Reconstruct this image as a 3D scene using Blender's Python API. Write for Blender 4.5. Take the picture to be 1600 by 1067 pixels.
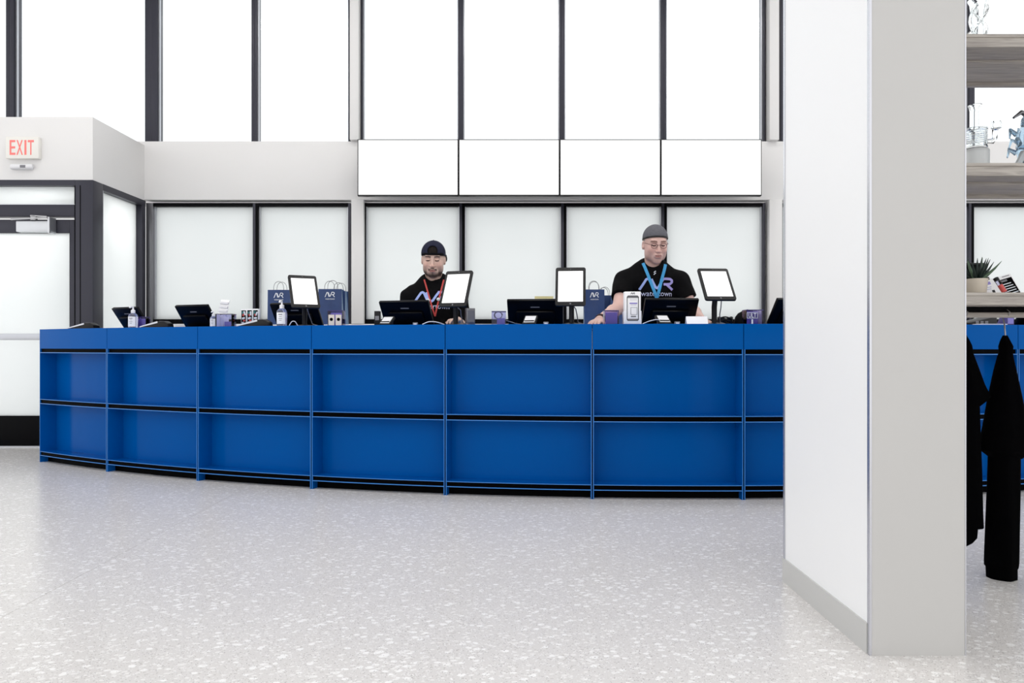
import bpy, bmesh, math, random
import numpy as np
from mathutils import Vector, Matrix, Euler
from mathutils.bvhtree import BVHTree

for o in list(bpy.data.objects):
    bpy.data.objects.remove(o)
SC = bpy.context.scene
COL = SC.collection
random.seed(7)
PI = math.pi
EYE = 0.93
F = 1150.0            # focal length in pixels of a 1600 px wide frame

# ------------------------------------------------------------------ camera
cam_d = bpy.data.cameras.new('camera')
cam_d.sensor_width = 36.0
cam_d.lens = 36.0 * F / 1600.0
cam_d.shift_y = 7.5 / 1600.0
cam_d.clip_start = 0.05
cam_o = bpy.data.objects.new('camera', cam_d)
cam_o.location = (0, 0, EYE)
cam_o.rotation_euler = (PI / 2, 0, 0)
COL.objects.link(cam_o)
SC.camera = cam_o

# ------------------------------------------------------------------ world: even white overcast sky
W = bpy.data.worlds.new('world')
SC.world = W
W.use_nodes = True
bg = W.node_tree.nodes['Background']
bg.inputs[0].default_value = (1.0, 1.0, 1.0, 1)
bg.inputs[1].default_value = 1.25
SC.view_settings.view_transform = 'Standard'
SC.view_settings.look = 'None'
SC.view_settings.gamma = 1.0
SC.view_settings.use_curve_mapping = False
SC.view_settings.exposure = 0.15
try:
    SC.cycles.use_denoising = True
    SC.cycles.max_bounces = 12
    SC.cycles.transparent_max_bounces = 24
    SC.cycles.caustics_reflective = False
    SC.cycles.sample_clamp_indirect = 6.0
except Exception:
    pass

# ------------------------------------------------------------------ materials
def lin(c):
    return tuple(((v / 255.0) / 12.92 if v / 255.0 <= 0.04045 else ((v / 255.0 + 0.055) / 1.055) ** 2.4) for v in c)

MATS = {}
def mat(name, col, rough=0.5, metal=0.0, spec=0.5, var=0.04, scale=12.0, bump=0.0, bscale=60.0, alpha=None, coat=0.0, trans=0.0, ior=1.45):
    """principled material with a little procedural colour variation and relief; col is sRGB 0..255"""
    m = bpy.data.materials.new(name)
    m.use_nodes = True
    nt = m.node_tree
    b = nt.nodes['Principled BSDF']
    c = lin(col)
    tc = nt.nodes.new('ShaderNodeTexCoord')
    if var:
        no = nt.nodes.new('ShaderNodeTexNoise')
        no.inputs['Scale'].default_value = scale
        no.inputs['Detail'].default_value = 4
        nt.links.new(tc.outputs['Object'], no.inputs['Vector'])
        mx = nt.nodes.new('ShaderNodeMix'); mx.data_type = 'RGBA'
        mx.inputs[6].default_value = tuple(v * (1 - var) for v in c) + (1,)
        mx.inputs[7].default_value = tuple(min(1, v * (1 + var)) for v in c) + (1,)
        nt.links.new(no.outputs[0], mx.inputs[0])
        nt.links.new(mx.outputs[2], b.inputs['Base Color'])
    else:
        b.inputs['Base Color'].default_value = c + (1,)
    b.inputs['Roughness'].default_value = rough
    b.inputs['Metallic'].default_value = metal
    b.inputs['Specular IOR Level'].default_value = spec
    b.inputs['Coat Weight'].default_value = coat
    b.inputs['Transmission Weight'].default_value = trans
    b.inputs['IOR'].default_value = ior
    if bump:
        n2 = nt.nodes.new('ShaderNodeTexNoise')
        n2.inputs['Scale'].default_value = bscale
        n2.inputs['Detail'].default_value = 5
        nt.links.new(tc.outputs['Object'], n2.inputs['Vector'])
        bp = nt.nodes.new('ShaderNodeBump')
        bp.inputs['Strength'].default_value = bump
        bp.inputs['Distance'].default_value = 0.01
        nt.links.new(n2.outputs[0], bp.inputs['Height'])
        nt.links.new(bp.outputs[0], b.inputs['Normal'])
    MATS[name] = m
    return m

def emit(name, col, strength):
    m = bpy.data.materials.new(name); m.use_nodes = True
    nt = m.node_tree; nt.nodes.clear()
    e = nt.nodes.new('ShaderNodeEmission'); e.inputs[0].default_value = lin(col) + (1,); e.inputs[1].default_value = strength
    g = nt.nodes.new('ShaderNodeBsdfGlossy'); g.inputs['Roughness'].default_value = 0.1; g.inputs[0].default_value = (.04, .04, .04, 1)
    a = nt.nodes.new('ShaderNodeAddShader'); o = nt.nodes.new('ShaderNodeOutputMaterial')
    nt.links.new(e.outputs[0], a.inputs[0]); nt.links.new(g.outputs[0], a.inputs[1]); nt.links.new(a.outputs[0], o.inputs[0])
    MATS[name] = m
    return m

def pane_mat(name, tint, frost, tcol=0.9):
    """thin glazing: clear part (transparent + mirror) mixed with a frosted film (translucent)"""
    m = bpy.data.materials.new(name); m.use_nodes = True
    nt = m.node_tree; nt.nodes.clear()
    tr = nt.nodes.new('ShaderNodeBsdfTransparent'); tr.inputs[0].default_value = lin(tint) + (1,)
    gl = nt.nodes.new('ShaderNodeBsdfGlossy'); gl.inputs['Roughness'].default_value = 0.03
    fr = nt.nodes.new('ShaderNodeFresnel'); fr.inputs[0].default_value = 1.3
    m1 = nt.nodes.new('ShaderNodeMixShader')
    nt.links.new(fr.outputs[0], m1.inputs[0]); nt.links.new(tr.outputs[0], m1.inputs[1]); nt.links.new(gl.outputs[0], m1.inputs[2])
    out = nt.nodes.new('ShaderNodeOutputMaterial')
    if frost:
        tl = nt.nodes.new('ShaderNodeBsdfTranslucent')
        tc = nt.nodes.new('ShaderNodeTexCoord'); no = nt.nodes.new('ShaderNodeTexNoise'); no.inputs['Scale'].default_value = 1.2
        nt.links.new(tc.outputs['Object'], no.inputs['Vector'])
        mx = nt.nodes.new('ShaderNodeMix'); mx.data_type = 'RGBA'
        mx.inputs[6].default_value = (tcol * .95, tcol * .98, tcol * .98, 1); mx.inputs[7].default_value = (tcol * 1.03, tcol * 1.04, tcol * 1.04, 1)
        nt.links.new(no.outputs[0], mx.inputs[0]); nt.links.new(mx.outputs[2], tl.inputs[0])
        df = nt.nodes.new('ShaderNodeBsdfDiffuse'); df.inputs[0].default_value = (.8, .83, .83, 1)
        m2 = nt.nodes.new('ShaderNodeMixShader'); m2.inputs[0].default_value = 0.12
        nt.links.new(tl.outputs[0], m2.inputs[1]); nt.links.new(df.outputs[0], m2.inputs[2])
        m3 = nt.nodes.new('ShaderNodeMixShader'); m3.inputs[0].default_value = frost
        nt.links.new(m1.outputs[0], m3.inputs[1]); nt.links.new(m2.outputs[0], m3.inputs[2])
        nt.links.new(m3.outputs[0], out.inputs[0])
    else:
        nt.links.new(m1.outputs[0], out.inputs[0])
    MATS[name] = m
    return m

mat('wall', (227, 226, 225), 0.6, var=0.015, scale=2.0, bump=0.03, bscale=180)
mat('ceiling', (238, 238, 238), 0.8, var=0.01)
mat('column_white', (242, 243, 244), 0.45, var=0.01, scale=2)
mat('column_grey', (194, 193, 191), 0.45, var=0.012, scale=3)
mat('edge_metal', (205, 206, 212), 0.25, metal=0.8, var=0.02)
mat('frame_dark', (52, 52, 62), 0.38, metal=0.3, spec=0.5, var=0.08, scale=6)
mat('frame_black', (4, 4, 7), 0.5, spec=0.08)
mat('frame_silver', (190, 192, 198), 0.3, metal=0.7)
mat('blue', (0, 84, 162), 0.15, spec=0.05, var=0.03, scale=3)
mat('blue_edge', (70, 135, 205), 0.25, spec=0.5, var=0.03)
mat('black', (2, 2, 3), 0.6, spec=0.04, var=0.2)
mat('black_plastic', (13, 13, 15), 0.38, spec=0.35, var=0.15)
mat('monitor_black', (5, 5, 9), 0.32, spec=0.16, var=0.15)
mat('tablet_black', (26, 26, 28), 0.45, spec=0.35, var=0.1)
mat('grey_plastic', (120, 120, 126), 0.4)
mat('light_plastic', (225, 225, 228), 0.35, var=0.02)
mat('white_paper', (246, 246, 248), 0.6, var=0.01)
mat('silver', (200, 202, 206), 0.28, metal=0.85)
mat('steel', (170, 170, 172), 0.22, metal=0.95)
mat('chrome_dark', (120, 120, 124), 0.3, metal=0.8)
mat('exit_box', (232, 230, 224), 0.45, var=0.015)
mat('exit_red', (246, 130, 125), 0.5, var=0.03)
mat('bag_blue', (44, 66, 112), 0.35, spec=0.4, var=0.2, scale=14, bump=0.25, bscale=18)
mat('bag_side', (92, 118, 150), 0.4, spec=0.4, var=0.15, scale=14, bump=0.2, bscale=18)
mat('logo_white', (226, 230, 238), 0.5, var=0.02)
mat('print_blue', (158, 176, 232), 0.6, var=0.08)
mat('print_lilac', (168, 160, 222), 0.6, var=0.08)
mat('print_grey', (190, 196, 224), 0.6)
mat('shirt_black', (9, 9, 11), 0.85, spec=0.12, var=0.25, scale=25, bump=0.25, bscale=35)
mat('jeans', (24, 28, 40), 0.85, spec=0.15, var=0.15)
mat('shoe', (18, 18, 20), 0.6)
mat('cap_navy', (36, 38, 56), 0.8, spec=0.15, var=0.15, scale=30, bump=0.2, bscale=120)
mat('cap_black', (8, 8, 12), 0.8, spec=0.15)
mat('hair_dark', (20, 14, 12), 0.7, spec=0.2, var=0.5, scale=90, bump=0.6, bscale=120)
mat('hair_grey', (150, 145, 140), 0.6, var=0.3, scale=90, bump=0.6, bscale=120)
mat('beanie_grey', (98, 98, 104), 0.85, spec=0.15, var=0.15, scale=60, bump=0.4, bscale=160)
mat('lanyard_red', (196, 70, 66), 0.6, var=0.15, scale=60)
mat('lanyard_blue', (66, 158, 214), 0.6, var=0.2, scale=60)
mat('glasses', (96, 66, 66), 0.4)
mat('bracelet', (52, 20, 18), 0.6, var=0.5, scale=120)
mat('purple_print', (146, 136, 204), 0.4, var=0.08)
mat('purple_dark', (58, 48, 112), 0.4, var=0.08)
mat('teal_print', (40, 110, 110), 0.4, var=0.2, scale=60)
mat('red_print', (212, 86, 82), 0.45, var=0.1)
mat('tan_card', (196, 176, 152), 0.6)
mat('cream_label', (222, 212, 200), 0.6)
mat('yellow_paper', (234, 224, 168), 0.7)
mat('pot_cream', (222, 212, 196), 0.5, var=0.03, bump=0.05)
mat('leaf', (30, 46, 40), 0.45, var=0.4, scale=40)
mat('leaf_pale', (92, 116, 92), 0.45, var=0.3, scale=40)
mat('soil', (40, 34, 30), 0.9, var=0.5, scale=90, bump=0.8, bscale=90)
mat('garment_black', (3, 3, 4), 0.95, spec=0.03, var=0.2)
mat('baseboard_grey', (196, 196, 194), 0.45, var=0.012)
mat('clear_liquid', (220, 222, 246), 0.1, trans=0.85, ior=1.33, var=0.01)
mat('blue_glass', (196, 224, 244), 0.04, trans=0.8, ior=1.45, var=0.05)
mat('clear_glass', (250, 252, 252), 0.0, trans=1.0, ior=1.35, var=0.0)
mat('frosted_glass', (236, 238, 238), 0.35, trans=0.5, ior=1.4, var=0.01)
pane_mat('glass_clear', (252, 254, 255), 0.0)
pane_mat('glass_frosted', (250, 252, 252), 0.94, 0.825)
pane_mat('glass_door', (252, 253, 255), 0.88, 0.95)
pane_mat('acrylic', (236, 236, 250), 0.0)
pane_mat('acrylic_purple', (230, 226, 246), 0.0)
emit('screen_white', (255, 255, 255), 1.25)
emit('led', (255, 252, 249), 11.5)  # glow of the added ceiling panels
emit('led_soft', (255, 253, 250), 7.0)  # glow of the added soffit panels

def terrazzo():
    m = bpy.data.materials.new('terrazzo'); m.use_nodes = True
    nt = m.node_tree; b = nt.nodes['Principled BSDF']
    geo = nt.nodes.new('ShaderNodeNewGeometry')
    def vor(scale, rnd=1.0, stretch=None):
        v = nt.nodes.new('ShaderNodeTexVoronoi'); v.inputs['Scale'].default_value = scale; v.inputs['Randomness'].default_value = rnd
        mp = nt.nodes.new('ShaderNodeMapping'); mp.inputs['Rotation'].default_value = (0, 0, 0.5)
        if stretch: mp.inputs['Scale'].default_value = stretch
        n = nt.nodes.new('ShaderNodeTexNoise'); n.inputs['Scale'].default_value = scale * 0.6
        nt.links.new(geo.outputs['Position'], n.inputs['Vector'])
        ad = nt.nodes.new('ShaderNodeMix'); ad.data_type = 'RGBA'; ad.blend_type = 'LINEAR_LIGHT'; ad.inputs[0].default_value = 0.35 / scale
        nt.links.new(geo.outputs['Position'], ad.inputs[6]); nt.links.new(n.outputs[1], ad.inputs[7])
        nt.links.new(ad.outputs[2], mp.inputs['Vector']); nt.links.new(mp.outputs[0], v.inputs['Vector'])
        return v
    def ramp(sock, stops):
        r = nt.nodes.new('ShaderNodeValToRGB'); nt.links.new(sock, r.inputs[0])
        e = r.color_ramp.elements
        e[0].position, e[0].color = stops[0][0], (stops[0][1],) * 3 + (1,)
        e[1].position, e[1].color = stops[1][0], (stops[1][1],) * 3 + (1,)
        return r
    def mul(a, c):
        n = nt.nodes.new('ShaderNodeMath'); n.operation = 'MULTIPLY'
        nt.links.new(a, n.inputs[0]); nt.links.new(c, n.inputs[1]); return n
    def layer(prev, fac, col):
        mx = nt.nodes.new('ShaderNodeMix'); mx.data_type = 'RGBA'
        nt.links.new(fac, mx.inputs[0]); nt.links.new(prev, mx.inputs[6]); mx.inputs[7].default_value = lin(col) + (1,)
        return mx.outputs[2]
    base = nt.nodes.new('ShaderNodeTexNoise'); base.inputs['Scale'].default_value = 260; base.inputs['Detail'].default_value = 3
    nt.links.new(geo.outputs['Position'], base.inputs['Vector'])
    bm = nt.nodes.new('ShaderNodeMix'); bm.data_type = 'RGBA'
    bm.inputs[6].default_value = lin((204, 201, 199)) + (1,); bm.inputs[7].default_value = lin((226, 223, 221)) + (1,)
    nt.links.new(base.outputs[0], bm.inputs[0])
    c = bm.outputs[2]
    sep = lambda v: nt.nodes.new('ShaderNodeSeparateColor')
    for scale, thr, rad, col in ((34, 0.72, 0.40, (242, 241, 240)), (52, 0.62, 0.4, (232, 230, 228)), (110, 0.82, 0.34, (190, 186, 183)), (230, 0.86, 0.32, (128, 126, 128)), (150, 0.72, 0.38, (234, 233, 232))):
        v = vor(scale, stretch=(1.0, 1.35, 1.0) if scale < 60 else None)
        s = sep(v); nt.links.new(v.outputs['Color'], s.inputs[0])
        pick = ramp(s.outputs[0], ((thr, 0), (thr + 0.02, 1)))
        disc = ramp(v.outputs['Distance'], ((rad - 0.05, 1), (rad + 0.04, 0)))
        c = layer(c, mul(pick.outputs[0], disc.outputs[0]).outputs[0], col)
    nt.links.new(c, b.inputs['Base Color'])
    b.inputs['Roughness'].default_value = 0.24
    b.inputs['Specular IOR Level'].default_value = 0.45
    MATS['terrazzo'] = m
terrazzo()

def wood():
    m = bpy.data.materials.new('weathered_wood'); m.use_nodes = True
    nt = m.node_tree; b = nt.nodes['Principled BSDF']
    tc = nt.nodes.new('ShaderNodeTexCoord'); mp = nt.nodes.new('ShaderNodeMapping'); mp.inputs['Scale'].default_value = (2.0, 40, 40)
    no = nt.nodes.new('ShaderNodeTexNoise'); no.inputs['Scale'].default_value = 2.2; no.inputs['Detail'].default_value = 6; no.inputs['Distortion'].default_value = 1.4
    rp = nt.nodes.new('ShaderNodeValToRGB')
    rp.color_ramp.elements[0].position = .3; rp.color_ramp.elements[0].color = lin((146, 139, 134)) + (1,)
    rp.color_ramp.elements[1].position = .7; rp.color_ramp.elements[1].color = lin((192, 186, 178)) + (1,)
    nt.links.new(tc.outputs['Object'], mp.inputs[0]); nt.links.new(mp.outputs[0], no.inputs['Vector'])
    nt.links.new(no.outputs[0], rp.inputs[0]); nt.links.new(rp.outputs[0], b.inputs['Base Color'])
    bp = nt.nodes.new('ShaderNodeBump'); bp.inputs['Strength'].default_value = .15; bp.inputs['Distance'].default_value = .004
    nt.links.new(no.outputs[0], bp.inputs['Height']); nt.links.new(bp.outputs[0], b.inputs['Normal'])
    b.inputs['Roughness'].default_value = .6
    MATS['weathered_wood'] = m
wood()

def skin(name, rough=0.5):
    m = bpy.data.materials.new(name); m.use_nodes = True
    nt = m.node_tree; b = nt.nodes['Principled BSDF']
    at = nt.nodes.new('ShaderNodeAttribute'); at.attribute_name = 'skin_colour'
    nt.links.new(at.outputs[0], b.inputs['Base Color'])
    b.inputs['Roughness'].default_value = rough
    b.inputs['Specular IOR Level'].default_value = .35
    MATS[name] = m
skin('skin')

# ------------------------------------------------------------------ builders
def setp(o, label=None, cat=None, group=None, kind=None):
    if label: o['label'] = label
    if cat: o['category'] = cat
    if group: o['group'] = group
    if kind: o['kind'] = kind
    return o

def empty(name, loc=(0, 0, 0), rz=0.0, label=None, cat=None, group=None, kind=None):
    o = bpy.data.objects.new(name, None)
    o.empty_display_size = 0.1
    o.location = loc; o.rotation_euler = (0, 0, rz)
    COL.objects.link(o)
    return setp(o, label, cat, group, kind)

def link(name, me, material, parent=None, loc=(0, 0, 0), rot=(0, 0, 0)):
    if isinstance(material, str): material = MATS[material]
    if material and not me.materials: me.materials.append(material)
    o = bpy.data.objects.new(name, me)
    COL.objects.link(o)
    if parent: o.parent = parent
    o.location = loc; o.rotation_euler = rot
    return o

class MB:
    """collects shapes into one mesh"""
    def __init__(s):
        s.v = []; s.f = []
    def add(s, vs, fs):
        n = len(s.v)
        s.v += [tuple(v) for v in vs]; s.f += [tuple(i + n for i in f) for f in fs]
        return s
    def box(s, x0, x1, y0, y1, z0, z1, M=None):
        vs = [Vector((x, y, z)) for x in (x0, x1) for y in (y0, y1) for z in (z0, z1)]
        if M is not None: vs = [M @ v for v in vs]
        return s.add(vs, [(0, 1, 3, 2), (4, 6, 7, 5), (0, 4, 5, 1), (2, 3, 7, 6), (0, 2, 6, 4), (1, 5, 7, 3)])
    def tube(s, pts, r, n=8, closed=False):
        pts = [Vector(p) for p in pts]
        m = len(pts); vs = []; up = Vector((0.13, 0.21, 1)).normalized()
        rr = r if isinstance(r, (list, tuple)) else [r] * m
        for i, p in enumerate(pts):
            a = pts[(i - 1) % m] if (closed or i) else p
            b = pts[(i + 1) % m] if (closed or i < m - 1) else p
            t = (b - a).normalized()
            u = t.cross(up)
            if u.length < 1e-4: u = t.cross(Vector((1, 0, 0)))
            u.normalize(); w = t.cross(u)
            vs += [p + (u * math.cos(k * 2 * PI / n) + w * math.sin(k * 2 * PI / n)) * rr[i] for k in range(n)]
        fs = []
        for i in range(m if closed else m - 1):
            j = (i + 1) % m
            fs += [(i * n + k, i * n + (k + 1) % n, j * n + (k + 1) % n, j * n + k) for k in range(n)]
        if not closed:
            fs += [tuple(range(n - 1, -1, -1)), tuple(range((m - 1) * n, m * n))]
        return s.add(vs, fs)
    def lathe(s, prof, n=24, c=(0, 0, 0), M=None):
        vs = []; m = len(prof)
        for r, z in prof:
            for k in range(n):
                v = Vector((c[0] + r * math.cos(2 * PI * k / n), c[1] + r * math.sin(2 * PI * k / n), c[2] + z))
                vs.append(M @ v if M is not None else v)
        fs = []
        for i in range(m - 1):
            fs += [(i * n + k, i * n + (k + 1) % n, (i + 1) * n + (k + 1) % n, (i + 1) * n + k) for k in range(n)]
        fs += [tuple(range(n - 1, -1, -1)), tuple(range((m - 1) * n, m * n))]
        return s.add(vs, fs)
    def prism(s, pts, y0, y1, M=None):
        """polygon in x,z extruded along y"""
        n = len(pts)
        vs = [Vector((x, y0, z)) for x, z in pts] + [Vector((x, y1, z)) for x, z in pts]
        if M is not None: vs = [M @ v for v in vs]
        fs = [tuple(range(n)), tuple(range(2 * n - 1, n - 1, -1))] + [(i, i + n, (i + 1) % n + n, (i + 1) % n) for i in range(n)]
        return s.add(vs, fs)
    def stroke(s, pts, w, y0, y1, M=None):
        """flat ribbon with thickness following a 2-D polyline in x,z"""
        P = [Vector((a, b)) for a, b in pts]
        L = []; R = []
        for i, p in enumerate(P):
            a = P[max(i - 1, 0)]; b = P[min(i + 1, len(P) - 1)]
            t = (b - a).normalized(); q = Vector((-t.y, t.x)) * w / 2
            L.append(p + q); R.append(p - q)
        poly = [(v.x, v.y) for v in L] + [(v.x, v.y) for v in reversed(R)]
        n = len(L)
        vs = []
        for y in (y0, y1):
            vs += [Vector((v.x, y, v.y)) for v in L] + [Vector((v.x, y, v.y)) for v in R]
        if M is not None: vs = [M @ v for v in vs]
        fs = []
        for i in range(n - 1):
            fs += [(i, i + n, i + n + 1, i + 1), (2 * n + i, 2 * n + i + 1, 3 * n + i + 1, 3 * n + i),
                   (i, i + 1, 2 * n + i + 1, 2 * n + i), (n + i, 3 * n + i, 3 * n + i + 1, n + i + 1)]
        return s.add(vs, fs)
    def mesh(s, name, bevel=0.0, smooth=False, segs=2):
        me = bpy.data.meshes.new(name)
        me.from_pydata(s.v, [], s.f)
        bm = bmesh.new(); bm.from_mesh(me)
        bmesh.ops.recalc_face_normals(bm, faces=bm.faces)
        if bevel:
            es = [e for e in bm.edges if len(e.link_faces) == 2 and e.calc_face_angle(0) > 0.5]
            bmesh.ops.bevel(bm, geom=es, offset=bevel, segments=segs, affect='EDGES', profile=0.5)
        bm.to_mesh(me); bm.free()
        if smooth:
            for p in me.polygons: p.use_smooth = True
            try: me.set_sharp_from_angle(angle=0.7)
            except Exception: pass
        return me
    def build(s, name, material, parent=None, bevel=0.0, smooth=False, loc=(0, 0, 0), rot=(0, 0, 0), segs=2):
        return link(name, s.mesh(name, bevel, smooth or bevel > 0, segs), material, parent, loc, rot)

def box(name, x0, x1, y0, y1, z0, z1, material, parent=None, bevel=0.0, **kw):
    return MB().box(x0, x1, y0, y1, z0, z1).build(name, material, parent, bevel, **kw)

def struct(o, label=None):
    o['kind'] = 'structure'
    if label: o['label'] = label
    return o

def text_mesh(txt, height, extrude=0.0, width=None, bold=0.0):
    cu = bpy.data.curves.new('t', 'FONT'); cu.body = txt; cu.extrude = extrude; cu.offset = bold
    cu.resolution_u = 3; cu.align_x = 'CENTER'
    o = bpy.data.objects.new('t', cu); COL.objects.link(o)
    dg = bpy.context.evaluated_depsgraph_get()
    me = bpy.data.meshes.new_from_object(o.evaluated_get(dg))
    bpy.data.objects.remove(o); bpy.data.curves.remove(cu)
    co = np.array([v.co[:] for v in me.vertices])
    lo, hi = co.min(0), co.max(0)
    sy = height / (hi[1] - lo[1]); sx = (width / (hi[0] - lo[0])) if width else sy
    out = []
    for v in me.vertices:      # stands upright in x,z and reads from -y
        out.append(((v.co.x - (lo[0] + hi[0]) / 2) * sx, -v.co.z, (v.co.y - (lo[1] + hi[1]) / 2) * sy))
    fs = [tuple(p.vertices) for p in me.polygons]
    bpy.data.meshes.remove(me)
    return out, fs

def logo_strokes(w, h, cx=0.0, cz=0.0):
    """the three joined letters of the shop's mark: an A without bar, a Y like a V, an R"""
    U = 3.0
    S = [[(0.0, 0.0), (.22, .36), (.44, .72), (.58, .95), (.70, 1.0), (.82, .93), (1.02, .5), (1.22, .06)],
         [(1.02, .98), (1.22, .52), (1.38, .2), (1.50, .12), (1.62, .22), (1.85, .62), (2.08, .98)],
         [(2.0, 1.0), (2.4, 1.0), (2.68, .98), (2.84, .86), (2.84, .68), (2.68, .53), (2.35, .50), (2.1, .50)],
         [(2.40, .46), (2.62, .26), (2.92, 0.0)]]
    return [[(cx + (x / U - .5) * w, cz + (z - .5) * h) for x, z in p] for p in S]

# ------------------------------------------------------------------ implicit surfaces for bodies
def make_axis(lo, hi, step, fine=()):
    xs = [lo]
    while xs[-1] < hi:
        st = step
        for a, b, s2 in fine:
            if a <= xs[-1] < b: st = s2
        xs.append(xs[-1] + st)
    return np.array(xs)

def surface_nets(xs, ys, zs, V):
    S = V < 0
    c = [S[i:S.shape[0] - 1 + i, j:S.shape[1] - 1 + j, k:S.shape[2] - 1 + k] for i in (0, 1) for j in (0, 1) for k in (0, 1)]
    al = c[0].copy(); an = c[0].copy()
    for q in c[1:]:
        al &= q; an |= q
    act = an & ~al
    I, J, K = np.nonzero(act)
    idx = -np.ones(act.shape, dtype=np.int64); idx[I, J, K] = np.arange(len(I))
    pos = np.zeros((len(I), 3)); cnt = np.zeros(len(I))
    cs = [(i, j, k) for i in (0, 1) for j in (0, 1) for k in (0, 1)]
    for a in cs:
        for ax in range(3):
            if a[ax]: continue
            b = list(a); b[ax] = 1
            va = V[I + a[0], J + a[1], K + a[2]]; vb = V[I + b[0], J + b[1], K + b[2]]
            m = (va < 0) != (vb < 0)
            t = np.where(m, va / np.where(m, va - vb, 1), 0)
            A = np.stack([xs[I + a[0]], ys[J + a[1]], zs[K + a[2]]], 1)
            B = np.stack([xs[I + b[0]], ys[J + b[1]], zs[K + b[2]]], 1)
            pos += (A + (B - A) * t[:, None]) * m[:, None]; cnt += m
    pos /= cnt[:, None]
    quads = []
    for ax in range(3):
        s0 = [slice(None)] * 3; s1 = [slice(None)] * 3
        s0[ax] = slice(0, -1); s1[ax] = slice(1, None)
        d = S[tuple(s0)] != S[tuple(s1)]
        E = np.stack(np.nonzero(d), 1)
        o1, o2 = [(1, 2), (2, 0), (0, 1)][ax]
        ok = (E[:, o1] > 0) & (E[:, o2] > 0) & (E[:, o1] < S.shape[o1] - 1) & (E[:, o2] < S.shape[o2] - 1)
        E = E[ok]
        ins = S[E[:, 0], E[:, 1], E[:, 2]]
        def cell(d1, d2):
            q = E.copy(); q[:, o1] -= d1; q[:, o2] -= d2
            return idx[q[:, 0], q[:, 1], q[:, 2]]
        Q = np.stack([cell(1, 1), cell(0, 1), cell(0, 0), cell(1, 0)], 1)
        Q[~ins] = Q[~ins][:, ::-1]
        quads.append(Q)
    return pos, np.concatenate(quads)

class Field:
    def __init__(s): s.p = []
    def add(s, fn, lo, hi, op='u', k=0.02, M=None):
        lo = np.array(lo, float); hi = np.array(hi, float)
        if M is not None:
            cor = [M @ Vector((x, y, z)) for x in (lo[0], hi[0]) for y in (lo[1], hi[1]) for z in (lo[2], hi[2])]
            lo = np.min([tuple(q) for q in cor], 0); hi = np.max([tuple(q) for q in cor], 0)
            A = np.array(M.inverted())
            f0 = fn
            fn = lambda X, Y, Z: f0(A[0, 0] * X + A[0, 1] * Y + A[0, 2] * Z + A[0, 3], A[1, 0] * X + A[1, 1] * Y + A[1, 2] * Z + A[1, 3], A[2, 0] * X + A[2, 1] * Y + A[2, 2] * Z + A[2, 3])
        s.p.append((fn, lo, hi, op, k)); return s
    def ell(s, c, r, op='u', k=0.02, M=None):
        r = np.array(r if hasattr(r, '__len__') else (r, r, r), float); c = np.array(c, float)
        def fn(X, Y, Z):
            a, b, d = (X - c[0]), (Y - c[1]), (Z - c[2])
            k0 = np.sqrt((a / r[0]) ** 2 + (b / r[1]) ** 2 + (d / r[2]) ** 2) + 1e-9
            k1 = np.sqrt((a / r[0] ** 2) ** 2 + (b / r[1] ** 2) ** 2 + (d / r[2] ** 2) ** 2) + 1e-9
            return k0 * (k0 - 1) / k1
        return s.add(fn, c - r, c + r, op, k, M)
    def cap(s, a, b, ra, rb=None, op='u', k=0.02, M=None):
        a = np.array(a, float); b = np.array(b, float); rb = ra if rb is None else rb
        ba = b - a; L2 = max((ba ** 2).sum(), 1e-9); R = max(ra, rb)
        def fn(X, Y, Z):
            t = np.clip(((X - a[0]) * ba[0] + (Y - a[1]) * ba[1] + (Z - a[2]) * ba[2]) / L2, 0, 1)
            return np.sqrt((X - a[0] - t * ba[0]) ** 2 + (Y - a[1] - t * ba[1]) ** 2 + (Z - a[2] - t * ba[2]) ** 2) - (ra + (rb - ra) * t)
        return s.add(fn, np.minimum(a, b) - R, np.maximum(a, b) + R, op, k, M)
    def plane(s, n, d, M=None):
        """keep only n.p < d"""
        n = np.array(n, float); n /= np.linalg.norm(n)
        return s.add(lambda X, Y, Z: n[0] * X + n[1] * Y + n[2] * Z - d, (-9, -9, -9), (9, 9, 9), 'i', 0, M)
    def evaluate(s, xs, ys, zs):
        V = np.full((len(xs), len(ys), len(zs)), 0.3, dtype=np.float32)
        for fn, lo, hi, op, k in s.p:
            mg = 0.035 + k
            sl = []
            for ax, l, h in ((xs, lo[0], hi[0]), (ys, lo[1], hi[1]), (zs, lo[2], hi[2])):
                sl.append(slice(np.searchsorted(ax, l - mg), np.searchsorted(ax, h + mg)))
            X, Y, Z = xs[sl[0]][:, None, None], ys[sl[1]][None, :, None], zs[sl[2]][None, None, :]
            if 0 in (X.size, Y.size, Z.size): continue
            d = fn(X, Y, Z).astype(np.float32)
            v = V[tuple(sl)]
            if op == 'u':
                h = np.clip(.5 + .5 * (v - d) / k, 0, 1) if k else (d < v).astype(np.float32)
                V[tuple(sl)] = v * (1 - h) + d * h - k * h * (1 - h)
            elif op == 's':
                h = np.clip(.5 - .5 * (v + d) / k, 0, 1) if k else (-d > v).astype(np.float32)
                V[tuple(sl)] = v * (1 - h) - d * h + k * h * (1 - h)
            else:
                V[tuple(sl)] = np.maximum(v, d)
        return V
    def mesh(s, name, xs, ys, zs, wrinkle=None):
        V = s.evaluate(xs, ys, zs)
        if wrinkle is not None:
            V = V + wrinkle(xs[:, None, None], ys[None, :, None], zs[None, None, :]).astype(np.float32)
        pos, q = surface_nets(xs, ys, zs, V)
        me = bpy.data.meshes.new(name)
        me.from_pydata(pos.tolist(), [], q.tolist())
        for p in me.polygons: p.use_smooth = True
        return me, pos

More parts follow.
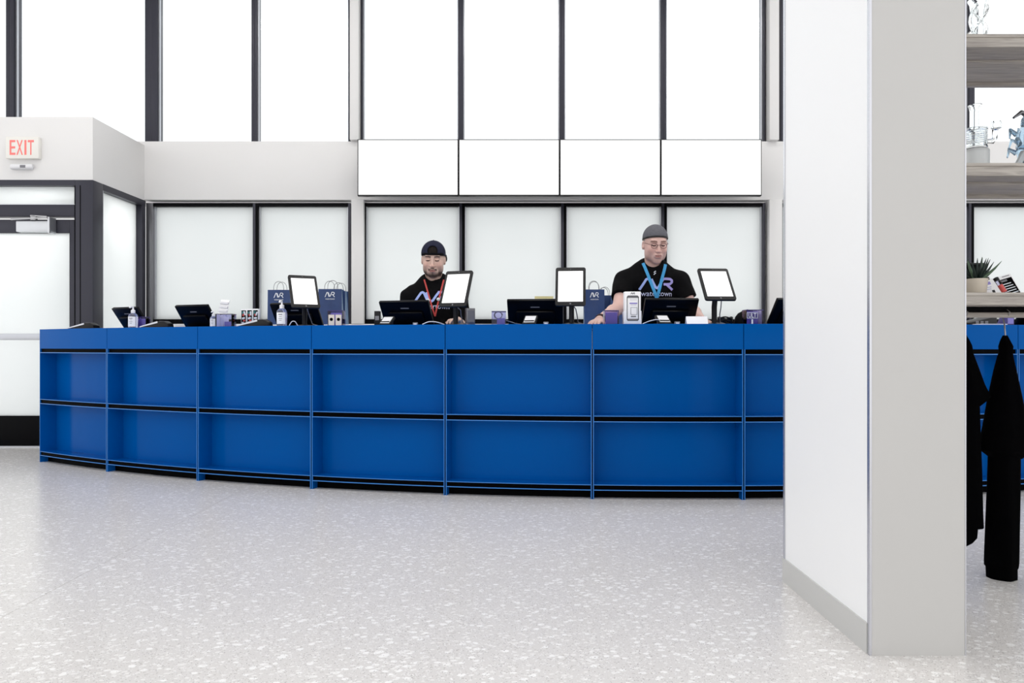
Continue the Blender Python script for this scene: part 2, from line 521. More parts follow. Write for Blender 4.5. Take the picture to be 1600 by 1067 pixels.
# ------------------------------------------------------------------ the room shell
VX = -3.856
YW = 7.75                                    # plane of the window wall
PXW = F / YW
def wx(px, Y=YW): return (px - 800.0) / F * Y
def wz(py, Y=YW): return EYE + (541.0 - py) / F * Y

floor = struct(box('floor', -8.5, 8.5, -5.0, 8.2, -0.12, -0.012, 'baseboard_grey'), 'pale grey terrazzo floor laid in large slabs')
for xa, xb, cuts in ((-8.5, -1.75, (-5, .35, 2.79, 5.23, 8.15)), (-1.75, 2.35, (-5, .2, 8.15)), (2.35, 8.5, (-5, 1.2, 3.64, 6.08, 8.15))):
    for ya, yb in zip(cuts[:-1], cuts[1:]):
        link('floor_slab', MB().box(0, xb - xa - .0016, 0, yb - ya - .0016, -.012, 0).mesh('floor_slab'), 'terrazzo', floor, (xa, ya, 0))

ceil = struct(box('ceiling', -8.5, 8.5, -1.5, 8.2, 5.5, 5.65, 'ceiling'), 'white ceiling high above the sales floor')
Z1, Z2 = 2.466, 3.08                         # band between the two rows of windows
struct(box('wall_back', -8.5, 8.5, YW - 0.03, YW + 0.2, Z1, Z2, 'wall', bevel=0.004), 'off-white wall band between the lower and upper windows')
struct(box('wall_back_base', -3.87, 8.5, YW - 0.02, YW + 0.2, -0.02, 1.165, 'wall'), 'white low wall under the lower windows')
struct(box('wall_back_top', -8.5, 8.5, YW - 0.02, YW + 0.2, 5.2, 5.5, 'wall'), 'white wall strip above the upper windows')

def pilaster(n, pa, pb):
    xa, xb = wx(pa, YW - .1), wx(pb, YW - .1)
    struct(box('trim_%d' % n, xa, xb, YW - 0.09, YW + 0.15, Z2, 5.2, 'wall', bevel=.003), 'narrow white pier between upper windows %s' % ('left of the screens' if n == 1 else 'right of the screens'))
    struct(box('trim_%d' % (n + 1), xa + .01, xb + .045, YW - 0.06, YW + 0.15, 1.165, Z1, 'wall', bevel=.003), 'narrow white pier between lower windows %s' % ('left of the screens' if n == 1 else 'right of the screens'))
pilaster(1, 546, 560)
pilaster(3, 1203, 1218)

win_n = [0]
def window(x0, x1, z0, z1, pane_m, label, ml=0.03, mr=0.03, top=0.035, bot=0.035, ml_mat='frame_dark'):
    """one glazed bay: pane, two dark uprights with a bright inner bead, two rails"""
    win_n[0] += 1
    r = empty('window_%d' % win_n[0], ((x0 + x1) / 2, YW, z0), kind='structure', label=label)
    w = (x1 - x0) / 2; h = z1 - z0
    box('pane', -w + .004, w - .004, .06, .068, .004, h - .004, pane_m, r)
    box('mullion', -w, -w + ml, .0, .13, 0, h, ml_mat, r, bevel=.002)
    box('mullion', w - mr, w, .0, .13, 0, h, 'frame_dark', r, bevel=.002)
    box('glazing_bead', -w + ml, -w + ml + .012, .03, .06, bot, h - top, 'frame_silver', r)
    box('glazing_bead', w - mr - .012, w - mr, .03, .06, bot, h - top, 'frame_silver', r)
    if top: box('top_rail', -w + ml, w - mr, .0, .13, h - top, h, 'frame_black', r)
    if bot: box('bottom_rail', -w + ml, w - mr, .0, .13, 0, bot, 'frame_black', r)
    return r
M_ = lambda p: wx(p)
up_edges = [(-8.4, M_(15), 'upper left window at the picture edge above the exit box'), (M_(15), M_(236), 'wide upper window above the white entrance box'),
            (M_(236), M_(397), 'upper window right of the thick dark upright'), (M_(397), M_(546), 'upper window left of the narrow white pier'),
            (M_(564), M_(720), 'upper window over the first white screen'), (M_(720), M_(878), 'upper window over the second white screen'),
            (M_(878), M_(1037), 'upper window over the third white screen'), (M_(1037), M_(1196), 'upper window over the fourth white screen'),
            (M_(1220), M_(1362), 'upper window hidden behind the big column'), (M_(1362), M_(1519), 'upper window behind column and shelf end'),
            (M_(1519), M_(1676), 'upper window behind the glass pieces on the shelf'), (M_(1676), M_(1833), 'upper window beyond the display shelf')]
for i, (a, b, lab) in enumerate(up_edges):
    ml = {1: .045, 2: .065}.get(i, .028); mr = {0: .04, 1: .065, 3: .012}.get(i, .028)
    if i == 4: ml = .018
    if i == 7: mr = .022
    window(a, b, Z2, 5.2, 'glass_clear', lab, ml, mr, .04, .0)
lo_edges = [(VX + .001, M_(399), 'lower frosted window beside the entrance box'), (M_(399), M_(548), 'lower frosted window behind the two paper bags'),
            (M_(567), M_(722), 'lower frosted window behind the man in the cap'), (M_(722), M_(881), 'lower frosted window between the two staff'),
            (M_(881), M_(1038), 'lower frosted window behind the leaning man'), (M_(1038), M_(1196), 'lower frosted window behind the rightmost tablet'),
            (M_(1219), M_(1362), 'lower frosted window partly behind the column'), (M_(1362), M_(1518), 'lower frosted window behind column and shelf end'),
            (M_(1518), M_(1676), 'lower frosted window behind the potted plant'), (M_(1676), M_(1833), 'lower frosted window beyond the display shelf')]
for i, (a, b, lab) in enumerate(lo_edges):
    window(a, b, 1.165, 2.44, 'glass_frosted', lab, .075 if i == 0 else .028, .028, .035, .05, 'frame_black' if i else 'chrome_dark')

# ------------------------------------------------------------------ entrance box at the left
YD = 6.77
VX = -3.856
struct(box('wall_left', -6.3, VX, YD, YW - .03, 2.46, 3.04, 'wall', bevel=.004), 'white boxed header over the entrance doors')
for k, x in enumerate((-5.5, -4.45)):  # added panels, put in to brighten the door and side panes
    t = empty('soffit_light', (x, 7.3, 2.46), label='flat light panel under the entrance canopy, %s' % ('outer' if k == 0 else 'beside the side glazing'), cat='canopy light', group='canopy lights')
    box('frame', -.32, .32, -.2, .2, -.03, 0, 'light_plastic', t, bevel=.004)
    box('diffuser', -.3, .3, -.18, .18, -.034, -.03, 'led_soft', t)
vf = empty('window_%d' % (win_n[0] + 1), (VX, YD, 0), kind='structure', label='dark framed glazing of the entrance box around the door'); win_n[0] += 1
box('corner_post', -.165, 0, 0, .17, 0, 2.46, 'frame_dark', vf, bevel=.003)
box('jamb_groove', -.118, -.112, -.003, 0.002, 0, 2.41, 'frame_black', vf)
box('jamb_groove', -.168, -.162, -.003, 0.002, 0, 2.41, 'frame_black', vf)
box('head_rail', -2.44, -.165, 0, .13, 2.41, 2.46, 'frame_dark', vf)
box('head_rail', -.13, 0, .17, .98, 2.40, 2.46, 'frame_dark', vf)
box('transom_rail', -2.44, -.165, 0, .13, 2.125, 2.235, 'frame_dark', vf, bevel=.002)
box('glazing_bead', -2.44, -.165, -.004, .0, 2.232, 2.238, 'frame_silver', vf)
box('transom_pane', -2.44, -.165, .06, .068, 2.235, 2.41, 'glass_door', vf)
box('corner_post', -.12, 0, .90, .979, 0, 2.40, 'frame_dark', vf, bevel=.002)
box('bottom_rail', -.12, 0, .17, .9, 0, .12, 'frame_dark', vf)
box('glazing_bead', -.012, -.004, .172, .184, .12, 2.40, 'frame_silver', vf)
box('side_pane', -.07, -.062, .17, .9, .12, 2.40, 'glass_door', vf)
box('sill', -2.44, 0, 0, .13, 0, .012, 'frame_silver', vf)
box('side_pane', -2.44, -1.2, .06, .068, .30, 2.1, 'glass_door', vf)
box('bottom_rail', -2.44, -1.15, 0, .13, .012, .3, 'frame_black', vf)
box('corner_post', -1.2, -1.11, 0, .13, .012, 2.125, 'frame_dark', vf)

dr = empty('door_1', (-4.96, YD + .03, 0.012), kind='structure', label='glass entrance door with dark frame and black kick rail')
DW = 0.94
box('stile', DW - .07, DW, 0, .045, 0, 2.09, 'frame_dark', dr, bevel=.002)
box('stile', 0, .07, 0, .045, 0, 2.09, 'frame_dark', dr, bevel=.002)
box('top_rail', .07, DW - .07, 0, .045, 1.965, 2.09, 'frame_dark', dr, bevel=.002)
box('kick_rail', .07, DW - .07, 0, .045, 0, .275, 'frame_black', dr, bevel=.002)
box('pane', .07, DW - .07, .018, .026, .275, 1.965, 'glass_door', dr)
pb = MB().box(.02, DW - .05, -.075, -.04, .975, 1.035)
pb.box(.03, .07, -.04, .0, .98, 1.03).box(DW - .07, DW - .03, -.04, 0, .98, 1.03)
pb.build('push_bar', 'frame_silver', dr, bevel=.004)

dc = empty('door_closer', ((54 - 800) / F * (YD - .05), YD, wz(354, YD - .05)), label='silver hydraulic door closer above the glass door', cat='door closer')
box('housing', -.155, .135, -.075, -.005, -.05, .048, 'silver', dc, bevel=.006)
box('end_plate', .135, .155, -.08, .02, -.062, .085, 'silver', dc, bevel=.003)
MB().box(-.19, .14, -.09, -.075, .062, .076, Matrix.Rotation(-.05, 4, 'Y')).build('arm', 'steel', dc, bevel=.002)
MB().lathe([(.03, 0), (.03, .03), (.02, .04)], 16, (.0, -.06, .055)).build('pivot', 'steel', dc, smooth=True)
MB().box(-.03, .12, -.075, -.06, .09, .10, Matrix.Rotation(.06, 4, 'Y')).build('arm', 'steel', dc)

xs_ = empty('exit_sign', (-4.475, YD, 2.745), label='white exit sign with pale red letters on the entrance header', cat='exit sign')
box('housing', -.15, .15, -.05, 0, -.1, .1, 'exit_box', xs_, bevel=.006)
for k, chn in enumerate('EXIT'):
    v, f = text_mesh(chn, .135, .0015, {'E': .052, 'X': .058, 'I': .018, 'T': .055}[chn], .006)
    MB().add([(p[0] + (-.085, -.02, .033, .082)[k], p[1] - .0505, p[2]) for p in v], f).build('letter', 'exit_red', xs_)
ms = empty('motion_sensor', (-4.49, YD, wz(262, YD)), label='small white motion sensor under the exit sign', cat='sensor')
mb = MB().tube([(-.1, -.028, 0), (-.09, -.03, 0), (.09, -.03, 0), (.1, -.028, 0)], [.015, .026, .026, .018], 14)
mb.build('housing', 'light_plastic', ms, smooth=True)
box('mount_plate', -.085, .085, -.012, 0, -.022, .03, 'light_plastic', ms)
box('lens', .0, .05, -.058, -.05, -.012, .012, 'grey_plastic', ms, bevel=.003)

# ------------------------------------------------------------------ added ceiling panels, out of frame, put in to brighten floor and walls
for k, x in enumerate((-3.0, 0.0, 3.0)):
    for j, y in enumerate((2.7, 5.2)):
        t = empty('ceiling_light', (x, y, 5.5), label='flat white ceiling light panel, %s column, %s row' % (('left', 'middle', 'right')[k], ('near', 'far')[j]), cat='ceiling light', group='ceiling light panels')
        box('frame', -.62, .62, -.32, .32, -.05, 0, 'light_plastic', t, bevel=.005)
        box('diffuser', -.58, .58, -.28, .28, -.056, -.05, 'led', t)

# ------------------------------------------------------------------ four menu screens
YS = 7.42
for k in range(4):
    xa = wx(558.5 + 158 * k, YS); xb = wx(558.5 + 158 * (k + 1), YS) - .003
    za, zb = wz(306, YS), wz(217.5, YS)
    t = empty('menu_screen', ((xa + xb) / 2, YS, za), label='blank glowing white wall screen, %s in the row of four' % ('leftmost', 'second from left', 'third from left', 'rightmost')[k], cat='screen', group='wall screens in a row')
    w = (xb - xa) / 2; h = zb - za
    box('bezel', -w, w, 0, .05, 0, h, 'black_plastic', t, bevel=.002)
    box('display', -w + .010, w - .008, -.001, .001, .012, h - .009, 'screen_white', t)
    box('wall_bracket', -.2, .2, .05, YW - .035 - YS, h * .3, h * .7, 'black_plastic', t)

# ------------------------------------------------------------------ big column
CX0, CX1, CY0, CY1 = 1.078, 1.363, 2.214, 2.915
colm = empty('column', ((CX0 + CX1) / 2, (CY0 + CY1) / 2, 0), label='tall square white and grey clad column in the foreground', kind='structure')
a, b = (CX1 - CX0) / 2, (CY1 - CY0) / 2
box('core', -a + .012, a - .012, -b + .012, b - .012, 0, 5.5, 'column_grey', colm)  # front and right faces get a darker colour than left and back
box('side_panel', -a, -a + .012, -b + .012, b - .012, .0, 5.5, 'column_white', colm)
box('front_panel', -a + .004, a - .001, -b, -b + .012, 0, 5.5, 'column_grey', colm)
box('side_panel', a - .012, a, -b + .012, b - .012, 0, 5.5, 'column_grey', colm)
box('back_panel', -a + .004, a - .004, b - .012, b, 0, 5.5, 'column_white', colm)
box('edge_trim', -a - .003, -a + .004, -b - .001, -b + .014, 0, 5.5, 'edge_metal', colm)
box('edge_trim', -a - .003, -a + .004, b - .014, b + .003, 0, 5.5, 'edge_metal', colm)
box('edge_trim', a - .001, a + .003, -b - .001, -b + .010, 0, 5.5, 'edge_metal', colm)
box('skirting', -a - .006, -a, -b + .012, b + .004, 0, .092, 'baseboard_grey', colm)

# ------------------------------------------------------------------ curved blue counter
RC = 9.25; CCX = 1.2; CCY = 4.45 + RC
TOPZ = 1.066
DEL = math.radians(5.66); TH0 = math.radians(1.25)
def arc_mesh(mb, r0, r1, z0, z1, a0, a1, n=6):
    """curved slab in the local frame of a unit (origin at the front middle, +y towards the staff)"""
    vs = []
    for i in range(n + 1):
        t = a0 + (a1 - a0) * i / n
        for r in (r0, r1):
            for z in (z0, z1):
                vs.append((r * math.sin(t), RC - r * math.cos(t), z))
    fs = [(0, 1, 3, 2), (4 * n, 4 * n + 2, 4 * n + 3, 4 * n + 1)]
    for i in range(n):
        p, q = 4 * i, 4 * i + 4
        fs += [(p, p + 2, q + 2, q), (p + 1, q + 1, q + 3, p + 3), (p, q, q + 1, p + 1), (p + 2, p + 3, q + 3, q + 2)]
    mb.add(vs, fs); return mb
HA = DEL / 2
ga = .0022 / RC * 1.0                       # half gap between fascias
gs = .0035 / RC
sp = .0065 / RC                             # side sheet thickness as an angle
DP = 0.125
proto = []
def upart(name, mname, *slabs, bevel=0.0, sub=None):
    mb = MB()
    for s_ in slabs: arc_mesh(mb, *s_)
    me = mb.mesh(name, bevel, False)
    me.materials.append(MATS[mname])
    proto.append((name, me, sub))
i0, i1 = -HA + gs + sp, HA - gs - sp
upart('fascia', 'blue', (RC, RC - .02, .911, TOPZ, -HA + ga, HA - ga), bevel=.0012)
upart('fascia_backing', 'black', (RC - .0205, RC - .03, .911, TOPZ - .032, -HA + .00006, HA - .00006), sub=None)  # added black strip stops light showing through the fascia gaps
upart('gap_filler', 'black', (RC - .006, RC - .02, .0, .911, -HA + .00006, -HA + gs, 1))  # added black strip, paints the gap between units dark
upart('gap_filler', 'black', (RC - .006, RC - .02, .0, .911, HA - gs, HA - .00006, 1))
upart('side_panel', 'blue', (RC, RC - .62, 0, .911, -HA + gs, i0, 1))
upart('side_panel', 'blue', (RC, RC - .62, 0, .911, i1, HA - gs, 1))
upart('edge_strip', 'blue_edge', (RC + .0008, RC - .0003, .0, .911, -HA + gs + .0013 / RC, -HA + gs + .0045 / RC, 1))
upart('edge_strip', 'blue_edge', (RC + .0008, RC - .0003, .0, .911, HA - gs - .0045 / RC, HA - gs - .0013 / RC, 1))
upart('top_rail', 'blue', (RC - .001, RC - DP, .876, .8825, i0, i1))
upart('rail_channel', 'black', (RC - .012, RC - .03, .8825, .911, i0, i1), sub=0)
upart('shelf', 'blue', (RC - .001, RC - DP, .5025, .508, i0, i1), (RC - .001, RC - DP, .468, .474, i0, i1))
upart('shelf_channel', 'black', (RC - .008, RC - DP, .474, .5025, i0, i1), sub=1)
upart('shelf', 'blue', (RC - .001, RC - DP, .084, .0895, i0, i1), (RC - .001, RC - DP, .052, .058, i0, i1))
upart('shelf_channel', 'black', (RC - .008, RC - DP, .058, .084, i0, i1), sub=2)
upart('back_panel', 'blue', (RC - DP, RC - DP - .012, .508, .876, i0, i1))
upart('back_panel', 'blue', (RC - DP, RC - DP - .012, .0895, .468, i0, i1))
upart('toe_kick', 'black', (RC - .06, RC - .075, 0, .052, i0, i1))
ulabels = ['leftmost blue counter unit next to the entrance door', 'second blue counter unit from the left end', 'third blue counter unit from the left end',
           'fourth blue counter unit from the left, below the cap wearer', 'fifth blue counter unit from the left, below the middle tablet',
           'sixth blue counter unit from the left, below the leaning man', 'blue counter unit half hidden by the left face of the column',
           'blue counter unit seen between the column and hanging clothes', 'blue counter unit cut off by the right picture edge']
edge_i = {'top_rail': (.876, .8825), }
edge_mesh = {}
for k in range(-6, 3):
    th = TH0 + DEL * (k + .5)
    u = empty('counter_unit', (CCX + RC * math.sin(th), CCY - RC * math.cos(th), 0), th, ulabels[k + 6], 'counter', 'curved blue counter units')
    rails = []
    for name, me, sub in proto:
        o = link(name, me, None, u)
        if name in ('top_rail', 'shelf'): rails.append(o)
        if sub is not None:
            o.parent = rails[sub]
        if name in ('top_rail', 'shelf'):
            zs_ = {0: ((.876, .8825),), 1: ((.5025, .508), (.468, .474)), 2: ((.084, .0895), (.052, .058))}[len(rails) - 1]
            for za, zb in zs_:
                if (za, zb) not in edge_mesh:
                    em = arc_mesh(MB(), RC + .0002, RC - .001, za + .0012, zb - .0008, i0, i1).mesh('edge_strip')
                    em.materials.append(MATS['blue_edge']); edge_mesh[(za, zb)] = em
                link('edge_strip', edge_mesh[(za, zb)], None, o)
# worktop: one continuous curved board; built around the same circle
wt = MB(); a0 = TH0 - 6 * DEL + .0006; a1 = TH0 + 3 * DEL - .0006
arc_mesh(wt, RC - .021, RC - .68, TOPZ - .03, TOPZ - .001, a0, a1, 60)
wo = wt.build('counter_worktop', 'blue')
wo.location = (CCX, CCY - RC, 0)
setp(wo, 'long curved blue worktop running along the top of the counter', 'worktop')

def on_counter(px, d):
    """point on the worktop seen in column px, d metres behind the counter front; also the local angle"""
    u_ = (px - 800.0) / F; r = RC - d
    A = u_ * u_ + 1; B = -2 * (u_ * CCX + CCY); C = CCX ** 2 + CCY ** 2 - r * r
    t = (-B - math.sqrt(B * B - 4 * A * C)) / (2 * A)
    X, Y = u_ * t, t
    return X, Y, math.atan2(X - CCX, CCY - Y)
TZ = TOPZ - .001
def R(d): return math.radians(d)

# ------------------------------------------------------------------ till monitors, seen from behind
def monitor(px, d, yaw, label, width=.375, height=.20, tilt=36):
    X, Y, th = on_counter(px, d)
    t = empty('till_monitor', (X, Y, TZ), R(yaw), label, 'monitor', 'till monitors on the counter')
    h = width / 2
    M = Matrix.Translation((0, .02, .012)) @ Matrix.Rotation(R(tilt), 4, 'X')
    MB().box(-h, h, -.012, .012, 0, height, M).build('screen_housing', 'monitor_black', t, bevel=.004)
    MB().box(-h + .008, h - .008, .0121, .0128, .012, height - .012, M).build('display', 'black', t)
    MB().box(-h * .7, h * .7, -.035, -.012, .02, height * .62, M).build('rear_cover', 'monitor_black', t, bevel=.012)
    MB().box(-.03, .03, -.0135, -.0118, height * .72, height * .72 + .008, M).build('badge', 'grey_plastic', t)
    MB().box(-.05, .05, .0, .06, 0.0, .085).build('stand', 'black_plastic', t, bevel=.008)
    MB().box(-.11, .11, -.06, .14, 0, .014).build('base_plate', 'black_plastic', t, bevel=.005)
    return t
monitor(212, .42, -26, 'black till monitor seen from behind, nearest the entrance door', .30)
monitor(314, .42, -20, 'black till monitor seen from behind, beside the white step sign', .31)
monitor(468, .50, -10, 'black till monitor behind the leftmost tablet', .36)
monitor(639, .45, -14, 'black till monitor in front of the man in the cap', .36)
monitor(837, .45, -5, 'black till monitor left of the middle tablet', .37)
monitor(1044, .42, 3, 'black till monitor in front of the leaning man', .352)
monitor(1240, .42, 14, 'black till monitor half hidden by the column')

# ------------------------------------------------------------------ customer tablets on stands
def tablet(px, py, d, yaw, tilt, base_px, label, w=.192, h=.268):
    X, Y, th = on_counter(px, d)
    bx, by, _ = on_counter(base_px, d + .06)
    z = EYE + (541 - py) / F * Y - TZ
    t = empty('tablet_stand', (bx, by, TZ), 0, label, 'tablet', 'customer tablets on the counter')
    c = Vector((X - bx, Y - by, z))
    M = Matrix.Translation(c) @ Matrix.Rotation(R(yaw), 4, 'Z') @ Matrix.Rotation(R(-tilt), 4, 'X')
    cr = .014
    RR = [(sx * (w / 2 - cr) + cr * math.cos(a_), sz * (h / 2 - cr) + cr * math.sin(a_)) for sx, sz, q in ((1, 1, 0), (-1, 1, 1), (-1, -1, 2), (1, -1, 3)) for a_ in [PI / 2 * (q + i / 4) for i in range(5)]]
    tb = MB().prism(RR, -.008, .008, M).build('tablet_case', 'tablet_black', t, bevel=.002)
    MB().box(-w / 2 + .017, w / 2 - .017, -.0086, -.0078, -h / 2 + .027, h / 2 - .027, M).build('screen', 'screen_white', tb)
    MB().lathe([(.005, 0), (.005, .001)], 14, M=M @ Matrix.Translation((0, -.008, -h / 2 + .013)) @ Matrix.Rotation(PI / 2, 4, 'X')).build('home_button', 'grey_plastic', tb)
    MB().lathe([(.0025, 0), (.0025, .001)], 10, M=M @ Matrix.Translation((0, -.008, h / 2 - .013)) @ Matrix.Rotation(PI / 2, 4, 'X')).build('camera_dot', 'chrome_dark', tb)
    back = M @ Vector((0, .012, -.02))
    MB().box(-.05, .05, .008, .022, -.06, .03, M).build('mount_plate', 'black_plastic', t, bevel=.003)
    MB().tube([(0, .0, .006), (0, .0, z * .45), (back.x * .5, back.y * .5, z * .75), tuple(back)], .017, 12).build('post', 'black_plastic', t, smooth=True)
    MB().lathe([(.07, 0), (.07, .006), (.058, .012), (.02, .016)], 28).build('base', 'black_plastic', t, smooth=True)
    MB().tube([tuple(M @ Vector((.01, .012, -h / 2 + .02))), (back.x * .6 + .03, back.y * .6 - .01, z * .42), (.035, -.0, .07), (.045, .03, .02), (.09, .05, .006)], .0035, 7).build('cable', 'grey_plastic', t, smooth=True)
    return t
tablet(475, 456, .20, 28, 31, 476, 'white-screened tablet on a stand, leftmost of the four')
tablet(713, 451.5, .20, -20, 26, 712, 'white-screened tablet on a stand right of the man in the cap')
tablet(891.5, 448, .20, -6, 21, 893, 'white-screened tablet on a stand left of the leaning man')
tablet(1119.5, 444.5, .20, 4, 38, 1116, 'white-screened tablet on a stand, rightmost of the four', w=.198)

# ------------------------------------------------------------------ small counter things
def handset(px, d, yaw, label):
    X, Y, th = on_counter(px, d)
    t = empty('card_terminal', (X, Y, TZ), R(yaw), label, 'card terminal', 'low wedge card terminals')
    MB().prism([(-.11, 0), (-.11, .008), (.03, .046), (.075, .047), (.105, .03), (.11, .0)], -.04, .04).build('body', 'black_plastic', t, bevel=.004)
    MB().prism([(-.105, .0105), (.02, .0445), (.02, .0465), (-.105, .0125)], -.032, .032).build('top_face', 'light_plastic', t)
    MB().prism([(-.108, .002), (-.108, .009), (.03, .046), (.03, .034)], -.0412, -.04).build('side_trim', 'light_plastic', t)
    MB().box(.035, .07, -.03, .03, .047, .049).build('slot', 'grey_plastic', t)
handset(131, .10, -6, 'black wedge card terminal at the left end of the counter')
handset(245, .10, -6, 'black wedge card terminal in front of the first sanitiser bottle')
handset(399, .10, -4, 'black wedge card terminal below the three printed boxes')

def pump_bottle(px, d, s, label):
    X, Y, th = on_counter(px, d)
    t = empty('pump_bottle', (X, Y, TZ), 0, label, 'sanitiser bottle', 'sanitiser pump bottles')
    pr = [(.030, 0), (.034, .004), (.035, .09), (.033, .105), (.024, .118), (.014, .123), (.013, .13)]
    b_ = MB().lathe([(r * s, z * s) for r, z in pr], 24).build('bottle', 'clear_liquid', t, smooth=True)
    lab = MB()
    n = 10
    vs = []
    for i in range(n + 1):
        a_ = -PI / 2 - .95 + 1.9 * i / n
        for r in (.0353, .0358):
            for z in (.016, .094): vs.append((r * s * math.cos(a_), r * s * math.sin(a_), z * s))
    fs = []
    for i in range(n):
        p, q = 4 * i, 4 * i + 4
        fs += [(p, q, q + 1, p + 1), (p + 2, p + 3, q + 3, q + 2), (p + 1, q + 1, q + 3, p + 3), (p, p + 2, q + 2, q)]
    lo_ = lab.add(vs, fs).build('label', 'white_paper', b_)
    for k, (z, w) in enumerate(((.078, .013), (.066, .010), (.052, .012), (.040, .009))):
        MB().box(-w * s, w * s, -.0366 * s, -.0358 * s, z * s, (z + (.006 if k == 0 else .003)) * s).build('label_line', 'grey_plastic', b_)
    MB().lathe([(.015 * s, .122 * s), (.016 * s, .124 * s), (.016 * s, .145 * s), (.008 * s, .15 * s), (.006 * s, .152 * s), (.006 * s, .168 * s)], 16).build('pump_collar', 'white_paper', t, smooth=True)
    MB().tube([(0, 0, .168 * s), (0, -.006 * s, .172 * s), (0, -.045 * s, .170 * s), (0, -.05 * s, .162 * s)], .0065 * s, 8).build('pump_nozzle', 'white_paper', t, smooth=True)
    return t
pump_bottle(208, .22, .98, 'clear pump bottle with pale label before the leftmost monitor')
pump_bottle(333.5, .25, .68, 'small clear pump bottle before the second monitor')
pump_bottle(440.5, .12, .99, 'white labelled pump bottle left of the leftmost tablet')

def acrylic_box(px, d, w, h, dep, label, style, yaw=0):
    X, Y, th = on_counter(px, d)
    t = empty('acrylic_box', (X, Y, TZ), R(yaw), label, 'acrylic box', 'clear and purple acrylic boxes')
    m_ = 'acrylic_purple' if style in ('purple', 'cards', 'ult') else 'acrylic'
    a_ = w / 2; b_ = dep / 2; th_ = .003
    for nm, q in (('front_wall', (-a_, a_, -b_, -b_ + th_, 0, h)), ('rear_wall', (-a_, a_, b_ - th_, b_, 0, h)), ('side_wall', (-a_, -a_ + th_, -b_ + th_, b_ - th_, 0, h)), ('side_wall', (a_ - th_, a_, -b_ + th_, b_ - th_, 0, h))):
        box(nm, *q, m_, t)
    box('bottom', -a_ + th_, a_ - th_, -b_ + th_, b_ - th_, 0, th_, m_, t)
    rim = MB().box(-a_ - .001, a_ + .001, -b_ - .001, -b_ + th_, h - .003, h + .001).box(-a_ - .001, a_ + .001, b_ - th_, b_ + .001, h - .003, h + .001)
    rim.box(-a_ - .001, -a_ + th_, -b_, b_, h - .003, h + .001).box(a_ - th_, a_ + .001, -b_, b_, h - .003, h + .001)
    rim.build('rim', 'purple_dark' if style != 'clear' else 'chrome_dark', t)
    if style == 'purple':
        for k in range(3): box('packet', -a_ + .008 + k * .004, a_ - .008 - k * .003, -b_ + .01 + k * dep * .28, -b_ + .01 + k * dep * .28 + dep * .2, .004, h * (.86 - .1 * k), 'purple_print', t, bevel=.002)
    elif style == 'cards':
        for s_ in (-1, 1):
            c_ = box('portrait_card', s_ * a_ * .48 - a_ * .4, s_ * a_ * .48 + a_ * .4, -b_ - .003, -b_ - .001, .004, h * .72, 'cream_label', t)
            MB().lathe([(.001, -.004), (a_ * .2, -.002), (a_ * .22, 0), (.001, .004)], 12, M=Matrix.Translation((s_ * a_ * .48, -b_ - .004, h * .42)) @ Matrix.Rotation(PI / 2, 4, 'X')).build('print', 'black', c_)
        box('packet', -a_ + .008, a_ - .008, 0, b_ - .01, .004, h * .85, 'purple_print', t, bevel=.002)
    elif style == 'clear':
        for k in range(4): box('leaflet', -a_ + .006 + k * .01, -a_ + .03 + k * .016, -b_ + .008 + k * .012, -b_ + .010 + k * .012, .004, h * (.95 - .06 * k), 'white_paper', t)
        box('packet', 0.004, a_ - .006, -b_ + .006, -b_ + .02, .004, h * .42, 'purple_print', t, bevel=.002)
    elif style == 'coil':
        box('packet', -.012, a_ - .006, -b_ + .008, b_ - .02, .004, h * .5, 'purple_print', t, bevel=.003)
        pts = [(-.004 + .028 * math.cos(q) * (1 - q * .02), -b_ + .02 + .002 * q, h * .5 + .02 + .022 * math.sin(q)) for q in [i * .45 for i in range(24)]]
        MB().tube(pts, .003, 6).build('wire', 'chrome_dark', t, smooth=True)
    elif style == 'ult':
        box('packet', -a_ + .006, a_ - .03, -b_ + .008, 0, .004, h * .9, 'purple_print', t, bevel=.003)
        v, f = text_mesh('ULT', .026, .0006, .048, .002)
        pl = box('print_frame', -a_ + .002, a_ - .035, -b_ - .003, -b_ - .001, h * .42, h * .82, 'logo_white', t)
        box('print_field', -a_ + .005, a_ - .038, -b_ - .0036, -b_ - .003, h * .45, h * .79, 'purple_dark', pl)
        MB().add([(p[0] - .0165, p[1] - b_ - .004, p[2] + h * .62) for p in v], f).build('letters', 'logo_white', pl)
        for k in range(3): box('leaflet', a_ - .026 + k * .008, a_ - .024 + k * .008, -b_ + .01, b_ - .01, .004, h * .95, 'white_paper', t)
        box('print_stem', -.022, -.012, -b_ - .003, -b_ - .001, .004, h * .36, 'logo_white', t)
acrylic_box(224, .30, .075, .092, .075, 'purple acrylic box behind the first sanitiser bottle', 'purple')
acrylic_box(353, .20, .115, .095, .09, 'clear leaflet box below the white step sign', 'clear')
acrylic_box(526, .14, .098, .102, .09, 'purple acrylic box with two cream portrait cards', 'cards')
acrylic_box(779.5, .18, .09, .088, .08, 'small clear box with a coiled wire left of the middle monitor', 'coil')
acrylic_box(954.5, .13, .088, .088, .08, 'purple acrylic box right of the hand on the counter', 'purple')
acrylic_box(1176, .16, .105, .092, .085, 'purple box lettered ULT near the column', 'ult')

# white step sign
X, Y, th = on_counter(344, .33)
t = empty('step_sign', (X, Y, TZ), R(-12), 'white tiered leaflet stand beside the second monitor', 'leaflet stand')
M = Matrix.Rotation(R(-10), 4, 'X') @ Matrix.Rotation(R(5), 4, 'Y')
MB().box(-.036, .036, 0, .004, 0, .215, M).build('back_plate', 'white_paper', t, bevel=.001)
for k in range(5):
    MB().box(-.034, .034, -.010, -.001, .06 + k * .03, .078 + k * .03, M).build('pocket', 'light_plastic', t, bevel=.001)
MB().box(-.036, .036, -.05, .05, 0, .004).build('foot', 'white_paper', t)

